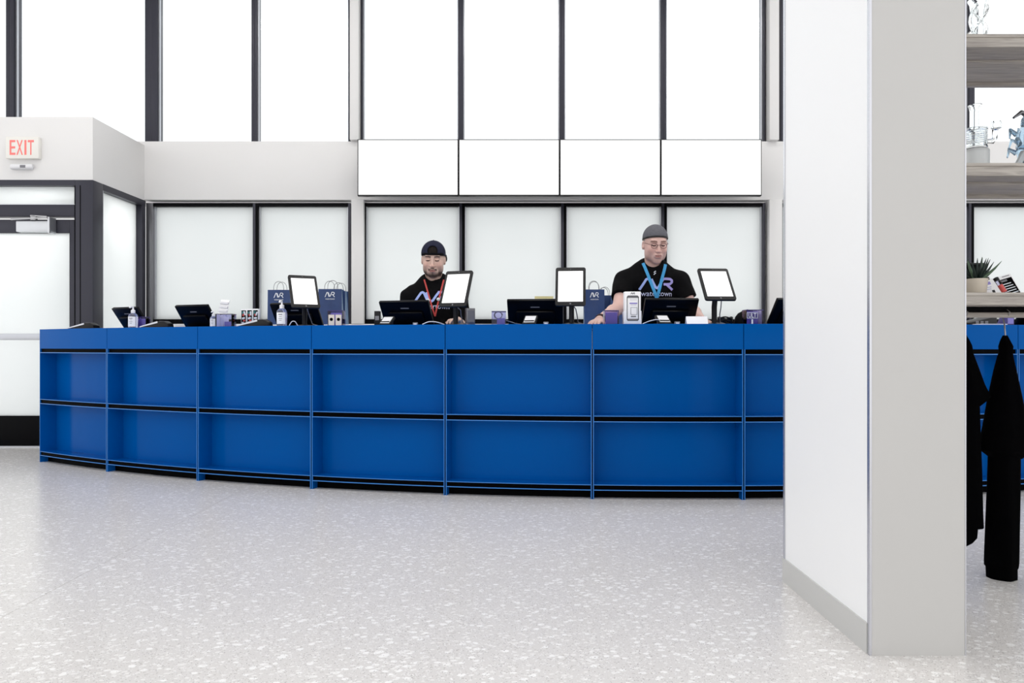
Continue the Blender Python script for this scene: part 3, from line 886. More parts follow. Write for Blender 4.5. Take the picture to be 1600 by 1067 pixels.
# three printed boxes
for k in range(3):
    X, Y, th = on_counter(382.3 + 9.3 * k, .34)
    t = empty('printed_box', (X, Y, TZ), R(-3), 'slim black and teal printed box, %s of three in a row' % ('left', 'middle', 'right')[k], 'product box', 'three printed boxes')
    box('carton', -.0195, .0195, -.018, .018, 0, .136, 'white_paper', t, bevel=.0008)
    f_ = box('front_print', -.0165, .0165, -.0188, -.018, .004, .126, 'black', t)
    for (x0, x1, z0, z1, m_) in ((-.013, .0, .098, .12, 'teal_print'), (.002, .013, .088, .118, 'logo_white'), (-.008, .004, .084, .102, 'red_print'), (-.012, .010, .062, .076, 'logo_white'), (-.004, .012, .046, .058, 'red_print'), (-.013, .002, .028, .042, 'logo_white'), (.004, .013, .012, .036, 'grey_plastic'), (-.012, -.002, .008, .020, 'logo_white')):
        MB().box(x0, x1, -.0193, -.0188, z0, z1, Matrix.Translation((0, 0, (z0 + z1) / 2)) @ Matrix.Rotation(R(random.uniform(-25, 25)), 4, 'Y') @ Matrix.Translation((0, 0, -(z0 + z1) / 2))).build('graphic', m_, f_)

# phone carton on the counter
X, Y, th = on_counter(987.5, .14)
t = empty('phone_carton', (X, Y, TZ), 0, 'tall white carton showing a phone drawing before the leaning man', 'carton')
box('carton', -.050, .050, -.03, .03, 0, .205, 'white_paper', t, bevel=.002)
MB().stroke([(p, q) for p, q in [(-.035, .03), (-.035, .172), (-.03, .178), (.03, .178), (.035, .172), (.035, .03), (.03, .025), (-.03, .025), (-.035, .03)]], .004, -.0312, -.0302).build('phone_outline', 'black_plastic', t)
box('phone_bar', -.033, .033, -.0312, -.0302, .165, .176, 'chrome_dark', t)
box('phone_bar', -.033, .033, -.0312, -.0302, .027, .036, 'chrome_dark', t)
for z, w, m_ in ((.150, .022, 'light_plastic'), (.128, .024, 'purple_print'), (.118, .018, 'light_plastic'), (.046, .016, 'chrome_dark')):
    box('phone_line', .004 - w, .004 + w, -.0312, -.0302, z, z + .008, m_, t)
MB().stroke([(-.012, .062), (-.012, .106), (.026, .106), (.026, .062), (-.012, .062)], .003, -.0312, -.0302).build('phone_panel', 'grey_plastic', t)
for pth in logo_strokes(.026, .011, 0, .193):
    MB().stroke(pth, .003, -.0312, -.0302).build('logo', 'chrome_dark', t)
box('side_flap', .050, .054, -.028, .026, 0, .085, 'white_paper', t)
box('side_flap', -.056, -.050, -.028, .026, 0, .08, 'white_paper', t)

def reader(px, d, yaw, label, w=.085):
    X, Y, th = on_counter(px, d)
    t = empty('card_reader', (X, Y, TZ), R(yaw), label, 'card reader', 'small tilted card readers')
    M = Matrix.Translation((0, 0, .004)) @ Matrix.Rotation(R(-50), 4, 'X')
    MB().box(-w / 2, w / 2, -.006, .014, 0, .085, M).build('body', 'black_plastic', t, bevel=.004)
    MB().box(-w / 2 + .008, w / 2 - .008, -.0072, -.006, .012, .075, M).build('display', 'light_plastic', t)
    MB().box(-w / 2 + .01, w / 2 - .01, .01, .06, 0, .03).build('foot', 'black_plastic', t, bevel=.003)
reader(600, .12, -25, 'small card reader left of the cap wearer\'s monitor')
reader(826, .12, -18, 'small white-faced card reader before the middle monitor')
reader(1040, .12, 14, 'small white-faced card reader before the leaning man\'s monitor')

def small_dock(px, label):
    X, Y, th = on_counter(px, .1)
    t = empty('usb_dock', (X, Y, TZ), 0, label, 'dock', 'tiny grey docks')
    box('body', -.016, .016, -.012, .012, 0, .018, 'grey_plastic', t, bevel=.003)
    box('port', -.01, .01, -.0135, -.012, .004, .012, 'light_plastic', t)
small_dock(649, 'tiny grey dock below the cap wearer\'s monitor')
small_dock(853, 'tiny grey dock below the middle monitor')
small_dock(1058, 'tiny grey dock below the leaning man\'s monitor')

# folded white card
X, Y, th = on_counter(1090, .08)
t = empty('folded_card', (X, Y, TZ), 0, 'blank white folded card left of the rightmost tablet', 'card')
M = Matrix.Rotation(R(-28), 4, 'X')
MB().box(-.066, .066, 0, .0015, 0, .056, M @ Matrix.Shear('XZ', 4, (0, 0)) if False else M).build('front_leaf', 'white_paper', t)
MB().box(-.066, .066, 0, .0015, 0, .056, Matrix.Translation((0, .052, 0)) @ Matrix.Rotation(R(28), 4, 'X')).build('rear_leaf', 'white_paper', t)

# coil of black cable
X, Y, th = on_counter(1133, .46)
t = MB()
for k in range(7):
    zc = .012 + .007 * k; rr = .046 - .004 * (k % 3)
    t.tube([(rr * 1.05 * math.cos(q + k), rr * .6 * math.sin(q + k), zc + .006 * math.sin(3 * q + k)) for q in [i * 2 * PI / 22 for i in range(22)]], .005, 6, True)
o = t.build('cable_coil', 'black_plastic', None, smooth=True, loc=(X, Y, TZ))
setp(o, 'coiled black cable lying right of the rightmost tablet', 'cable')

# black cap lying behind the ULT box
X, Y, th = on_counter(1168, .45)
t = empty('baseball_cap', (X, Y, TZ), R(30), 'black baseball cap lying behind the ULT box', 'cap')
MB().lathe([(.085, 0), (.086, .03), (.08, .06), (.062, .085), (.035, .1), (.006, .105)], 24).build('crown', 'cap_black', t, smooth=True)
MB().lathe([(.008, .103), (.008, .109), (.003, .111)], 10).build('button', 'cap_black', t, smooth=True)
MB().prism([(-.07, 0), (-.06, -.06), (-.02, -.085), (.02, -.085), (.06, -.06), (.07, 0)], 0.0, .006, Matrix.Translation((0, -.07, .006)) @ Matrix.Rotation(-PI / 2, 4, 'X') @ Matrix.Scale(-1, 4, (0, 0, 1))).build('brim', 'cap_black', t)

# product boxes behind the second tablet
X, Y, th = on_counter(734.5, .46)
t = empty('product_box', (X, Y, TZ), R(20), 'grey printed box behind the tablet beside the cap wearer', 'product box')
box('carton', -.03, .03, -.02, .02, 0, .125, 'chrome_dark', t, bevel=.001)
box('front_print', -.022, .022, -.0208, -.02, .03, .11, 'grey_plastic', t)
box('side_print', .03, .0308, -.016, .016, .01, .12, 'cream_label', t)
X, Y, th = on_counter(590, .52)
t = empty('product_box', (X, Y, TZ), 0, 'small black box left of the cap wearer\'s monitor', 'product box')
box('carton', -.02, .02, -.02, .02, 0, .115, 'black_plastic', t, bevel=.001)
box('front_print', -.014, .014, -.0208, -.02, .05, .08, 'chrome_dark', t)
# yellow pad behind the middle monitor
X, Y, th = on_counter(850, .648)
t = empty('memo_holder', (X, Y, TZ), 0, 'pale memo strip peeking over the middle monitor', 'memo holder')
box('pad', -.065, .065, -.004, .004, .16, .215, 'yellow_paper', t)
box('stand', -.05, .05, -.008, .03, 0, .16, 'black_plastic', t, bevel=.003)

def cable(pts_px, d, m_, label, name='cable', r=.003):
    P = []
    for px, dd, z in pts_px:
        X, Y, th = on_counter(px, d + dd); P.append((X, Y, TZ + z))
    Q = []
    for i in range(len(P) - 1):
        p0, p1, p2, p3 = [Vector(P[max(0, min(len(P) - 1, i + k))]) for k in (-1, 0, 1, 2)]
        for s_ in range(6):
            q = s_ / 6
            Q.append(.5 * ((2 * p1) + (p2 - p0) * q + (2 * p0 - 5 * p1 + 4 * p2 - p3) * q * q + (3 * p1 - p0 - 3 * p2 + p3) * q ** 3))
    Q.append(Vector(P[-1]))
    o = MB().tube(Q, r, 7).build(name, m_, None, smooth=True)
    setp(o, label, 'cable')
cable([(660, 0, .004), (670, 0, .02), (682, 0, .018), (694, .05, .004)], .05, 'light_plastic', 'thin white cable looping below the second tablet')
cable([(452, 0, .004), (456, 0, .03), (461, .01, .03), (465, .03, .004)], .08, 'light_plastic', 'short white cable loop beside the leftmost tablet')
cable([(1004, 0, .004), (1014, 0, .02), (1024, .01, .03), (1030, .03, .03)], .10, 'light_plastic', 'thin pale cable running to the leaning man\'s card reader')
cable([(790, 0, .03), (798, .01, .02), (806, .02, .010), (815, .03, .004)], .14, 'chrome_dark', 'dark grey cable beside the small clear box')

# clutter beyond the column
X, Y, th = on_counter(1524, .25)
t = empty('desk_phone', (X, Y, TZ), R(10), 'black desk phone with keys seen below the shelf', 'phone')
MB().prism([(-.1, 0), (-.1, .02), (.09, .06), (.1, .055), (.1, 0)], -.07, .07, Matrix.Rotation(PI / 2, 4, 'Z') if False else None).build('body', 'black_plastic', t, bevel=.003)
for i in range(3):
    for j in range(3): box('key', -.06 + i * .035, -.038 + i * .035, -.0715, -.07, .006 + j * .009, .012 + j * .009, 'grey_plastic', t)
X, Y, th = on_counter(1532, .36)
t = empty('note_block', (X, Y, TZ), 0, 'yellow note block behind the desk phone', 'note block')
box('pad', -.035, .035, -.03, .03, 0, .055, 'yellow_paper', t, bevel=.001)
box('print', -.02, .02, -.0308, -.03, .03, .045, 'red_print', t)
X, Y, th = on_counter(1556, .28)
t = empty('equipment_stand', (X, Y, TZ), R(0), 'grey slanted stand arm behind the hanging hook', 'stand')
MB().tube([(0, 0, .006), (-.01, 0, .03), (-.045, .01, .11)], .012, 10).build('arm', 'chrome_dark', t, smooth=True)
MB().lathe([(.06, 0), (.06, .006), (.015, .012)], 20).build('base', 'black_plastic', t, smooth=True)
X, Y, th = on_counter(1569, .38)
t = empty('purple_carton', (X, Y, TZ), R(8), 'purple carton behind the hanging hook', 'carton')
MB().prism([(-.04, 0), (-.005, .075), (.05, .075), (.05, 0)], -.03, .03).build('carton', 'purple_dark', t, bevel=.001)
box('print', .0, .045, -.0308, -.03, .02, .06, 'purple_print', t)
monitor(1610, .42, 20, 'black till monitor at the right picture edge', .3, .2)
X, Y, th = on_counter(1545, .14)
t = empty('paper_pad', (X, Y, TZ), R(8), 'white paper pad on the counter below the shelf', 'paper')
box('sheets', -.09, .09, -.05, .05, 0, .008, 'white_paper', t)
box('top_sheet', -.085, .092, -.052, .048, .008, .010, 'light_plastic', t)

# ------------------------------------------------------------------ back counter and paper bags
bc = empty('back_counter', (-.3, 6.62, 0), 0, 'low white back counter under the windows carrying the bags', 'cabinet')
BCZ = 1.118
box('worktop', -2.6, 2.2, -.28, .28, BCZ - .03, BCZ, 'light_plastic', bc, bevel=.003)
box('body', -2.58, 2.18, -.25, .26, .08, BCZ - .03, 'wall', bc)
box('plinth', -2.58, 2.18, -.2, .26, 0, .08, 'frame_black', bc)
for k in range(6):
    x0 = -2.57 + k * .793
    dd = box('cabinet_door', x0, x0 + .783, -.268, -.25, .09, BCZ - .04, 'wall', bc, bevel=.002)
    box('handle', x0 + .70, x0 + .715, -.285, -.268, .8, .95, 'steel', dd, bevel=.003)

def paper_bag(px, Y, w, h, label, logo=True, rz=0, handle_dx=0.0):
    t = empty('paper_bag', ((px - 800) / F * Y, Y, BCZ), R(rz), label, 'paper bag', 'blue paper bags')
    dpt = .095; a_ = w / 2; b_ = dpt / 2; th_ = .0012
    def wall(nm, pts, m_):
        # quad with thickness, crumpled a little along a 5x6 grid
        n1, n2 = 6, 8
        p00, p10, p11, p01 = [Vector(p) for p in pts]
        nr = (p10 - p00).cross(p01 - p00).normalized()
        vs = []; fs = []
        for side in (0, 1):
            for j in range(n2 + 1):
                for i in range(n1 + 1):
                    u, v = i / n1, j / n2
                    p = (p00 * (1 - u) + p10 * u) * (1 - v) + (p01 * (1 - u) + p11 * u) * v
                    cr = .004 * math.sin(7 * u + 3 * v + px) * math.sin(5 * v + px * .3) * (1 if 0 < i < n1 and j > 0 else 0)
                    vs.append(p + nr * (cr + side * th_))
        N = (n1 + 1) * (n2 + 1)
        for j in range(n2):
            for i in range(n1):
                q = j * (n1 + 1) + i
                fs.append((q, q + 1, q + n1 + 2, q + n1 + 1)); fs.append((N + q, N + q + n1 + 1, N + q + n1 + 2, N + q + 1))
        return MB().add(vs, fs).build(nm, m_, t, smooth=True)
    fr = wall('front_face', [(-a_, -b_, 0), (a_, -b_, 0), (a_, -b_ * .8, h), (-a_, -b_ * .8, h)], 'bag_blue')
    wall('rear_face', [(a_, b_, 0), (-a_, b_, 0), (-a_, b_ * .8, h), (a_, b_ * .8, h)], 'bag_blue')
    for s_ in (-1, 1):
        MBm = [(s_ * a_, s_ * -b_, 0), (s_ * a_, s_ * b_, 0), (s_ * (a_ - .012), s_ * b_ * .8, h), (s_ * (a_ - .012), s_ * -b_ * .8, h)]
        wall('gusset', MBm, 'bag_side')
    box('bag_base', -a_, a_, -b_, b_, 0, .003, 'bag_blue', t)
    for s_ in (-1, 1):
        y = s_ * b_ * .7
        P = [(handle_dx * s_ + .045 * math.cos(q), y, h + .0 + .075 * math.sin(q) ** .7 if math.sin(q) > 0 else h) for q in [PI * i / 14 for i in range(15)]]
        P = [(P[0][0], y, h - .03)] + P + [(P[-1][0], y, h - .03)]
        MB().tube(P, .0022, 6).build('handle', 'chrome_dark', t, smooth=True)
    if logo:
        for pth in logo_strokes(w * .42, .042, 0, h - .05):
            MB().stroke(pth, .007, -b_ * .84 - .0065, -b_ * .84 - .006).build('logo', 'logo_white', fr)
        v, f = text_mesh('watertown', .012, .0003, w * .4)
        MB().add([(p[0], p[1] - b_ * .84 - .006, p[2] + h - .088) for p in v], f).build('logo_text', 'logo_white', fr)
    return t
paper_bag(438, 6.6, .20, .315, 'navy paper bag with string handle left of the leftmost tablet', handle_dx=.004)
paper_bag(517.5, 6.5, .205, .315, 'navy paper bag with string handles right of the leftmost tablet', handle_dx=-.022)
paper_bag(531, 6.68, .13, .312, 'paler blue paper bag half behind the navy one', logo=False, rz=-8)
paper_bag(928, 6.55, .178, .315, 'navy paper bag right of the middle tablet', handle_dx=.006)
paper_bag(944, 6.72, .14, .275, 'blue paper bag just behind the leaning man\'s forearm', logo=False, rz=5)
paper_bag(967, 6.6, .15, .27, 'navy paper bag between forearm and white carton', rz=4)

# ------------------------------------------------------------------ display shelf beyond the column
SY0, SY1 = 2.75, 3.17
SX0, SX1 = 1.44, 3.05
sh = empty('display_shelf', ((SX0 + SX1) / 2, (SY0 + SY1) / 2, 0), 0, 'weathered grey wooden display shelf behind the column', 'shelf')
hw, hd = (SX1 - SX0) / 2, (SY1 - SY0) / 2
SZ = [2.095, 1.614, 1.131]
for i, z in enumerate(SZ):
    b_ = MB().box(-hw, hw, -hd, -hd + .025, z - .047, z - .004).build('shelf_board', 'weathered_wood', sh, bevel=.003)
    MB().box(-hw, hw, -hd - .006, hd, z - .012, z).build('cover_board', 'weathered_wood', b_, bevel=.002)
    npl = 3
    for k in range(npl):
        y0 = -hd + .03 + k * (2 * hd - .03) / npl
        MB().box(-hw, hw, y0, y0 + (2 * hd - .03) / npl - .008, z - .036 - .006 * (k % 2), z - .012).build('plank', 'weathered_wood', b_, bevel=.002)
    MB().box(-hw, hw, hd - .02, hd + .008, z - .05, z - .004).build('rear_board', 'weathered_wood', b_, bevel=.002)
MB().box(-hw, hw, -.02, .012, 1.045, 1.066).build('hanging_rail', 'weathered_wood', sh, bevel=.004)
MB().box(-hw, hw, -.004, .006, 1.066, 1.092).build('rail_hanger', 'frame_black', sh)  # added black strip, paints the gap between rail and shelf dark
for sx in (-1, 1):
    for sy in (-1, 1):
        x = sx * (hw + .02); y = sy * (hd - .03)
        MB().box(x - .02, x + .02, y - .02, y + .02, 0, 2.6).build('post', 'frame_black', sh, bevel=.002)
    MB().box(sx * (hw + .02) - .015, sx * (hw + .02) + .015, -hd, hd, 1.04, 1.06).build('end_bar', 'frame_black', sh)
def sx_(px, Y): return (px - 800) / F * Y

def glass_lathe(prof, wall=.003):
    inner = [(max(r - wall, .001), z + (wall if i == 0 else 0)) for i, (r, z) in enumerate(prof)]
    return prof + inner[::-1]
# clear water pipe on the middle shelf
Yp = 2.95
t = empty('glass_water_pipe', (sx_(1523, Yp), Yp, SZ[1]), 0, 'clear glass water pipe on a frosted stand on the middle shelf', 'glass pipe')
MB().lathe([(.052, 0), (.052, .096), (.05, .1)], 28).build('stand', 'frosted_glass', t, smooth=True)
PZ = .06; pipe_root = t
cup = [(.044, .042), (.046, .05), (.042, .06), (.041, .115), (.046, .12), (.046, .125), (.018, .13), (.018, .20), (.022, .218), (.026, .222)]
MB().lathe(glass_lathe([(r_, z_ + PZ) for r_, z_ in cup]), 28).build('body', 'clear_glass', t, smooth=True)
for k in range(7): MB().tube([(.0435 * math.cos(q), .0435 * math.sin(q), .064 + PZ + k * .008) for q in [i * 2 * PI / 24 for i in range(24)]], .0018, 6, True).build('ring', 'clear_glass', t, smooth=True)
MB().tube([(.04, -.01, .075 + PZ), (.064, -.012, .075 + PZ), (.072, -.012, .085 + PZ), (.074, -.012, .12 + PZ)], [.008, .011, .009, .011], 14).build('joint', 'clear_glass', t, smooth=True)
MB().lathe(glass_lathe([(.006, 0), (.018, .006), (.022, .02), (.016, .034)], .002), 18, (.078, -.012, .12 + PZ)).build('bowl', 'clear_glass', t, smooth=True)
# blue glass piece cut by the picture edge
t = empty('blue_glass_piece', (sx_(1607, Yp), Yp, SZ[1]), 0, 'pale blue sculpted glass piece at the right picture edge', 'glass figure'); t.scale = (1.45,) * 3
MB().lathe([(.072, 0), (.07, .006), (.04, .02), (.026, .05), (.03, .08), (.02, .13), (.012, .17)], 24).build('body', 'blue_glass', t, smooth=True)
for k in range(14):
    a_ = k * 2.4; z = .06 + k * .0062; r0 = .028
    MB().tube([(r0 * math.cos(a_), r0 * math.sin(a_), z), (1.6 * r0 * math.cos(a_ + .2), 1.6 * r0 * math.sin(a_ + .2), z + .012), (1.75 * r0 * math.cos(a_ + .3), 1.75 * r0 * math.sin(a_ + .3), z - .012)], [.007, .006, .002], 8).build('scale_leaf', 'blue_glass', t, smooth=True)
MB().tube([(0, 0, .165), (-.02, 0, .175), (-.045, -.005, .158)], [.008, .006, .003], 8).build('beak', 'chrome_dark', t, smooth=True)
for s_ in (-1, 1):
    MB().tube([(s_ * .02, -.01, .06), (s_ * .04, -.02, .03), (s_ * .065, -.02, .008)], [.010, .008, .004], 8).build('fin', 'frosted_glass', t, smooth=True)
# twisted vase on the top shelf
t = empty('twisted_glass_piece', (sx_(1529, Yp), Yp, SZ[0]), 0, 'twisted clear glass piece on the top shelf', 'glass vase'); t.scale = (1.25, 1.25, 1.6)
MB().lathe(glass_lathe([(.042, 0), (.036, .008), (.02, .022), (.022, .05), (.018, .08), (.026, .13), (.032, .14)]), 26).build('body', 'clear_glass', t, smooth=True)
for k in range(3):
    MB().tube([((.021 + .004 * z / .1) * math.cos(k * 2.1 + z * 40), (.021 + .004 * z / .1) * math.sin(k * 2.1 + z * 40), .024 + z) for z in [i * .1 / 20 for i in range(21)]], .004, 7).build('twist', 'clear_glass', t, smooth=True)
MB().tube([(-.02, -.008, .03), (-.035, -.01, .042), (-.042, -.01, .05)], [.008, .010, .012], 10).build('spout', 'clear_glass', t, smooth=True)
t = empty('glass_marble', (sx_(1519, 2.9), 2.9, SZ[0]), 0, 'small red and clear glass knob beside the twisted glass', 'glass knob'); t.scale = (1, 1, 3.5)
MB().lathe([(.014, 0), (.018, .006), (.012, .014), (.003, .017)], 18).build('knob', 'red_print', t, smooth=True)
MB().lathe([(.02, 0), (.02, .003)], 18).build('disc', 'clear_glass', t)

# potted plant
Yp = 2.92
t = empty('potted_succulent', (sx_(1525.5, Yp), Yp, SZ[2]), 0, 'spiky dark succulent in a cream pot on the lowest shelf', 'potted plant')
MB().lathe([(.031, 0), (.034, .003), (.0405, .062), (.0415, .066), (.038, .066), (.036, .056)], 28).build('pot', 'pot_cream', t, smooth=True)
MB().lathe([(.036, .052), (.03, .058), (.005, .062)], 18).build('soil', 'soil', t, smooth=True)
for k in range(22):
    a_ = k * 2.39996; lean = .2 + .85 * (k / 22.0); L = .085 if k < 14 else .10
    d_ = Vector((math.cos(a_) * math.sin(lean), math.sin(a_) * math.sin(lean), math.cos(lean)))
    s0 = Vector((math.cos(a_) * .008, math.sin(a_) * .008, .056))
    P = [s0, s0 + d_ * L * .35, s0 + d_ * L * .7 + Vector((0, 0, .004)), s0 + d_ * L + Vector((0, 0, .012))]
    MB().tube(P, [.006, .0065, .004, .0006], 6).build('leaf', 'leaf_pale' if k % 6 == 0 else 'leaf', t, smooth=True)
t = empty('black_speaker', (sx_(1519, 3.08), 3.08, SZ[2]), 0, 'black box standing behind the potted succulent', 'box')
box('cabinet', -.05, .036, -.03, .03, 0, .145, 'black_plastic', t, bevel=.003)
box('grille', -.043, .029, -.0315, -.03, .008, .137, 'black', t)
# leaflet, sign and vial
def leaning(px, Y, lean, roll=0): return Matrix.Rotation(R(lean), 4, 'X') @ Matrix.Rotation(R(roll), 4, 'Y')
t = empty('leaflet', (sx_(1551, 2.93), 2.93, SZ[2]), 0, 'white printed leaflet leaning beside the plant pot', 'leaflet')
M = Matrix.Rotation(R(-16), 4, 'X') @ Matrix.Rotation(R(-12), 4, 'Y') @ Matrix.Translation((0, 0, .0015))
MB().box(-.03, .019, 0, .002, .006, .079, M).build('sheet', 'white_paper', t)
for x0, x1, z0, z1, m_ in ((-.028, .015, .066, .077, 'black'), (-.02, .012, .046, .058, 'purple_print'), (-.02, .01, .034, .037, 'print_grey'), (-.02, .006, .026, .029, 'print_grey'), (.006, .017, .009, .021, 'black_plastic'), (-.02, -.004, .006, .010, 'grey_plastic')):
    MB().box(x0, x1, -.0006, 0, z0, z1, M).build('print', m_, t)
MB().box(-.03, .019, .002, .05, .0, .004).build('foot', 'white_paper', t)
t = empty('sign_stand', (sx_(1587, 2.95), 2.95, SZ[2]), 0, 'white framed black price card slanting on the lowest shelf', 'sign')
M = Matrix.Rotation(R(-20), 4, 'X') @ Matrix.Rotation(R(-17), 4, 'Y') @ Matrix.Translation((0, 0, .011))
MB().box(-.072, .03, 0, .004, -.008, .085, M).build('frame', 'white_paper', t)
pn = MB().box(-.034, .026, -.001, 0, -.006, .07, M).build('panel', 'black', t)
v, f = text_mesh('PRICES', .0065, .0003, .026)
MB().add([M @ Vector((p[0] - .012, p[1] - .0013, p[2] + .062)) for p in v], f).build('heading', 'grey_plastic', pn) if False else MB().box(-.024, .002, -.0015, -.001, .058, .066, M).build('heading', 'grey_plastic', pn)
for k in range(5): MB().box(-.03, (.012, .016, .02, .018, .022)[k], -.0015, -.001, .046 - k * .0105, .0495 - k * .0105, M).build('print_line', 'logo_white', pn)
MB().box(-.01, .022, -.0006, 0.0, .078, .081, M).build('print_line', 'chrome_dark', t)
MB().box(-.04, .03, .0, .06, 0, .003).build('foot', 'white_paper', t)
t = empty('vial', (sx_(1571, 2.86), 2.86, SZ[2]), 0, 'small glass vial with red label leaning on the price card', 'vial')
M = Matrix.Translation((0, 0, .004)) @ Matrix.Rotation(R(-20), 4, 'X') @ Matrix.Rotation(R(-20), 4, 'Y')
MB().lathe([(.0085, 0), (.009, .002), (.009, .056), (.0075, .06)], 18, M=M).build('tube', 'acrylic', t, smooth=True)
MB().lathe([(.0094, .006), (.0094, .038)], 18, M=M).build('label', 'red_print', t, smooth=True)
MB().lathe([(.0097, .058), (.0097, .07), (.006, .072)], 18, M=M).build('cap', 'black_plastic', t, smooth=True)

# hanging black garments
def loft(rows, n=28, folds=5, amp=.15, seed=0.0):
    """rows: (z, x_left, x_right, half depth); a closed draped form"""
    mb = MB(); vs = []; m = len(rows)
    for z, xl, xr, hd_ in rows:
        xc, hw_ = (xl + xr) / 2, (xr - xl) / 2
        for k in range(n):
            a_ = 2 * PI * k / n
            f_ = 1 - amp * (.5 + .5 * math.sin(folds * a_ + seed + z * 3)) * (abs(math.sin(a_)))
            vs.append((xc + hw_ * math.cos(a_), hd_ * math.sin(a_) * f_, z))
    fs = []
    for i in range(m - 1):
        fs += [(i * n + k, i * n + (k + 1) % n, (i + 1) * n + (k + 1) % n, (i + 1) * n + k) for k in range(n)]
    fs += [tuple(range(n)), tuple(range((m - 1) * n, m * n))[::-1]]
    return mb.add(vs, fs)
YG = SY0 + hd
def gz(py): return EYE + (541 - py) / F * YG
def gx(px, c): return (px - c) / F * YG
def garment(c_px, rows_u, rows_l, label, hook_top):
    t = empty('hanging_garment', (sx_(c_px, YG), YG, 0), 0, label, 'garment', 'black garments on the shelf rail')
    loft([(gz(y), gx(a_, c_px), gx(b_, c_px), h) for y, a_, b_, h in rows_u], seed=c_px).build('hood_and_sleeves', 'garment_black', t, smooth=True)
    loft([(gz(y), gx(a_, c_px), gx(b_, c_px), h) for y, a_, b_, h in rows_l], seed=c_px * 2).build('long_skirt', 'garment_black', t, smooth=True)
    zt = gz(hook_top)
    P = [(.0, -.018, 1.052), (.0, -.026, 1.066), (0, -.01, 1.076), (0, .012, 1.074), (0, .018, 1.05), (0, .006, 1.02), (0, 0, zt - .01)]
    MB().tube(P, .0028, 8).build('hook', 'steel', t, smooth=True)
garment(1571, [(524, 1567, 1574, .008), (532, 1564, 1577, .02), (541, 1562, 1581, .03), (550, 1563, 1580, .03), (558, 1560, 1581, .032), (580, 1555, 1585, .045), (620, 1547, 1593, .06), (660, 1540, 1601, .07), (690, 1534, 1607, .075), (703, 1532, 1610, .07), (709, 1540, 1604, .05), (716, 1548, 1596, .035)],
        [(690, 1548, 1594, .045), (715, 1546, 1592, .05), (760, 1545, 1591, .055), (820, 1543, 1589, .06), (876, 1541, 1588, .062), (884, 1541, 1587, .06), (886, 1543, 1586, .055), (905, 1544, 1586, .055), (911, 1549, 1578, .045), (916, 1562, 1571, .02)],
        'long black hooded garment hanging at the right picture edge', 526)
garment(1506, [(522, 1502, 1509, .008), (532, 1499, 1514, .02), (540, 1497, 1517, .03), (552, 1494, 1519, .032), (575, 1489, 1527, .045), (600, 1480, 1536, .055), (619, 1472, 1546, .06), (626, 1476, 1540, .05), (634, 1484, 1530, .04)],
        [(615, 1486, 1528, .045), (680, 1483, 1530, .05), (740, 1481, 1532, .055), (800, 1480, 1533, .06), (822, 1480, 1534, .06), (823, 1481, 1525, .055), (838, 1483, 1524, .05), (845, 1487, 1517, .045), (852, 1496, 1509, .02)],
        'long black garment hanging half behind the column', 524)

# ------------------------------------------------------------------ people
def head_matrix(pos, pitch, yaw, roll, s):
    """pitch > 0 looks down"""
    return Matrix.Translation(pos) @ Euler((R(pitch), R(roll), R(yaw)), 'XYZ').to_matrix().to_4x4() @ Matrix.Scale(s, 4)

def add_head(F_, M, s=1.0, slim=1.0):
    k = .02
    F_.ell((0, .014, .045), (.075, .094, .086), M=M)
    F_.ell((0, -.026, -.025), (.062 * slim, .064, .085), k=.03, M=M)
    F_.ell((0, -.04, -.072), (.042 * slim, .046, .036), k=.03, M=M)
    F_.ell((0, -.073, -.1), (.022, .016, .016), k=.02, M=M)
    for q in (-1, 1):
        F_.ell((q * .04, -.058, -.022), (.024, .026, .028), k=.02, M=M)
        F_.ell((q * .05 * slim, -.006, -.035), (.018, .04, .05), k=.025, M=M)
        F_.ell((q * .043 * slim, -.02, -.062), (.018, .035, .028), k=.025, M=M)
    F_.cap((-.038, -.074, .036), (.038, -.074, .036), .013, k=.018, M=M)
    for q in (-1, 1):
        F_.ell((q * .03, -.096, .014), (.017, .013, .010), 's', .014, M)
        F_.ell((q * .031, -.078, .013), (.0145, .013, .011), k=.004, M=M)
    F_.cap((0, -.086, .02), (0, -.108, -.026), .007, .011, k=.012, M=M)
    for q in (-1, 1): F_.ell((q * .011, -.098, -.029), (.009, .010, .008), k=.008, M=M)
    F_.ell((0, -.088, -.058), (.026, .014, .016), k=.012, M=M)
    F_.cap((-.017, -.096, -.054), (.017, -.096, -.054), .0045, k=.006, M=M)
    F_.cap((-.014, -.096, -.065), (.014, -.096, -.065), .0055, k=.006, M=M)
    F_.cap((-.022, -.1, -.0595), (.022, -.1, -.0595), .0022, op='s', k=.004, M=M)
    for q in (-1, 1):
        F_.ell((q * .078, .014, -.002), (.010, .02, .031), k=.008, M=M)
        F_.ell((q * .087, .008, .002), (.006, .010, .016), 's', .006, M)

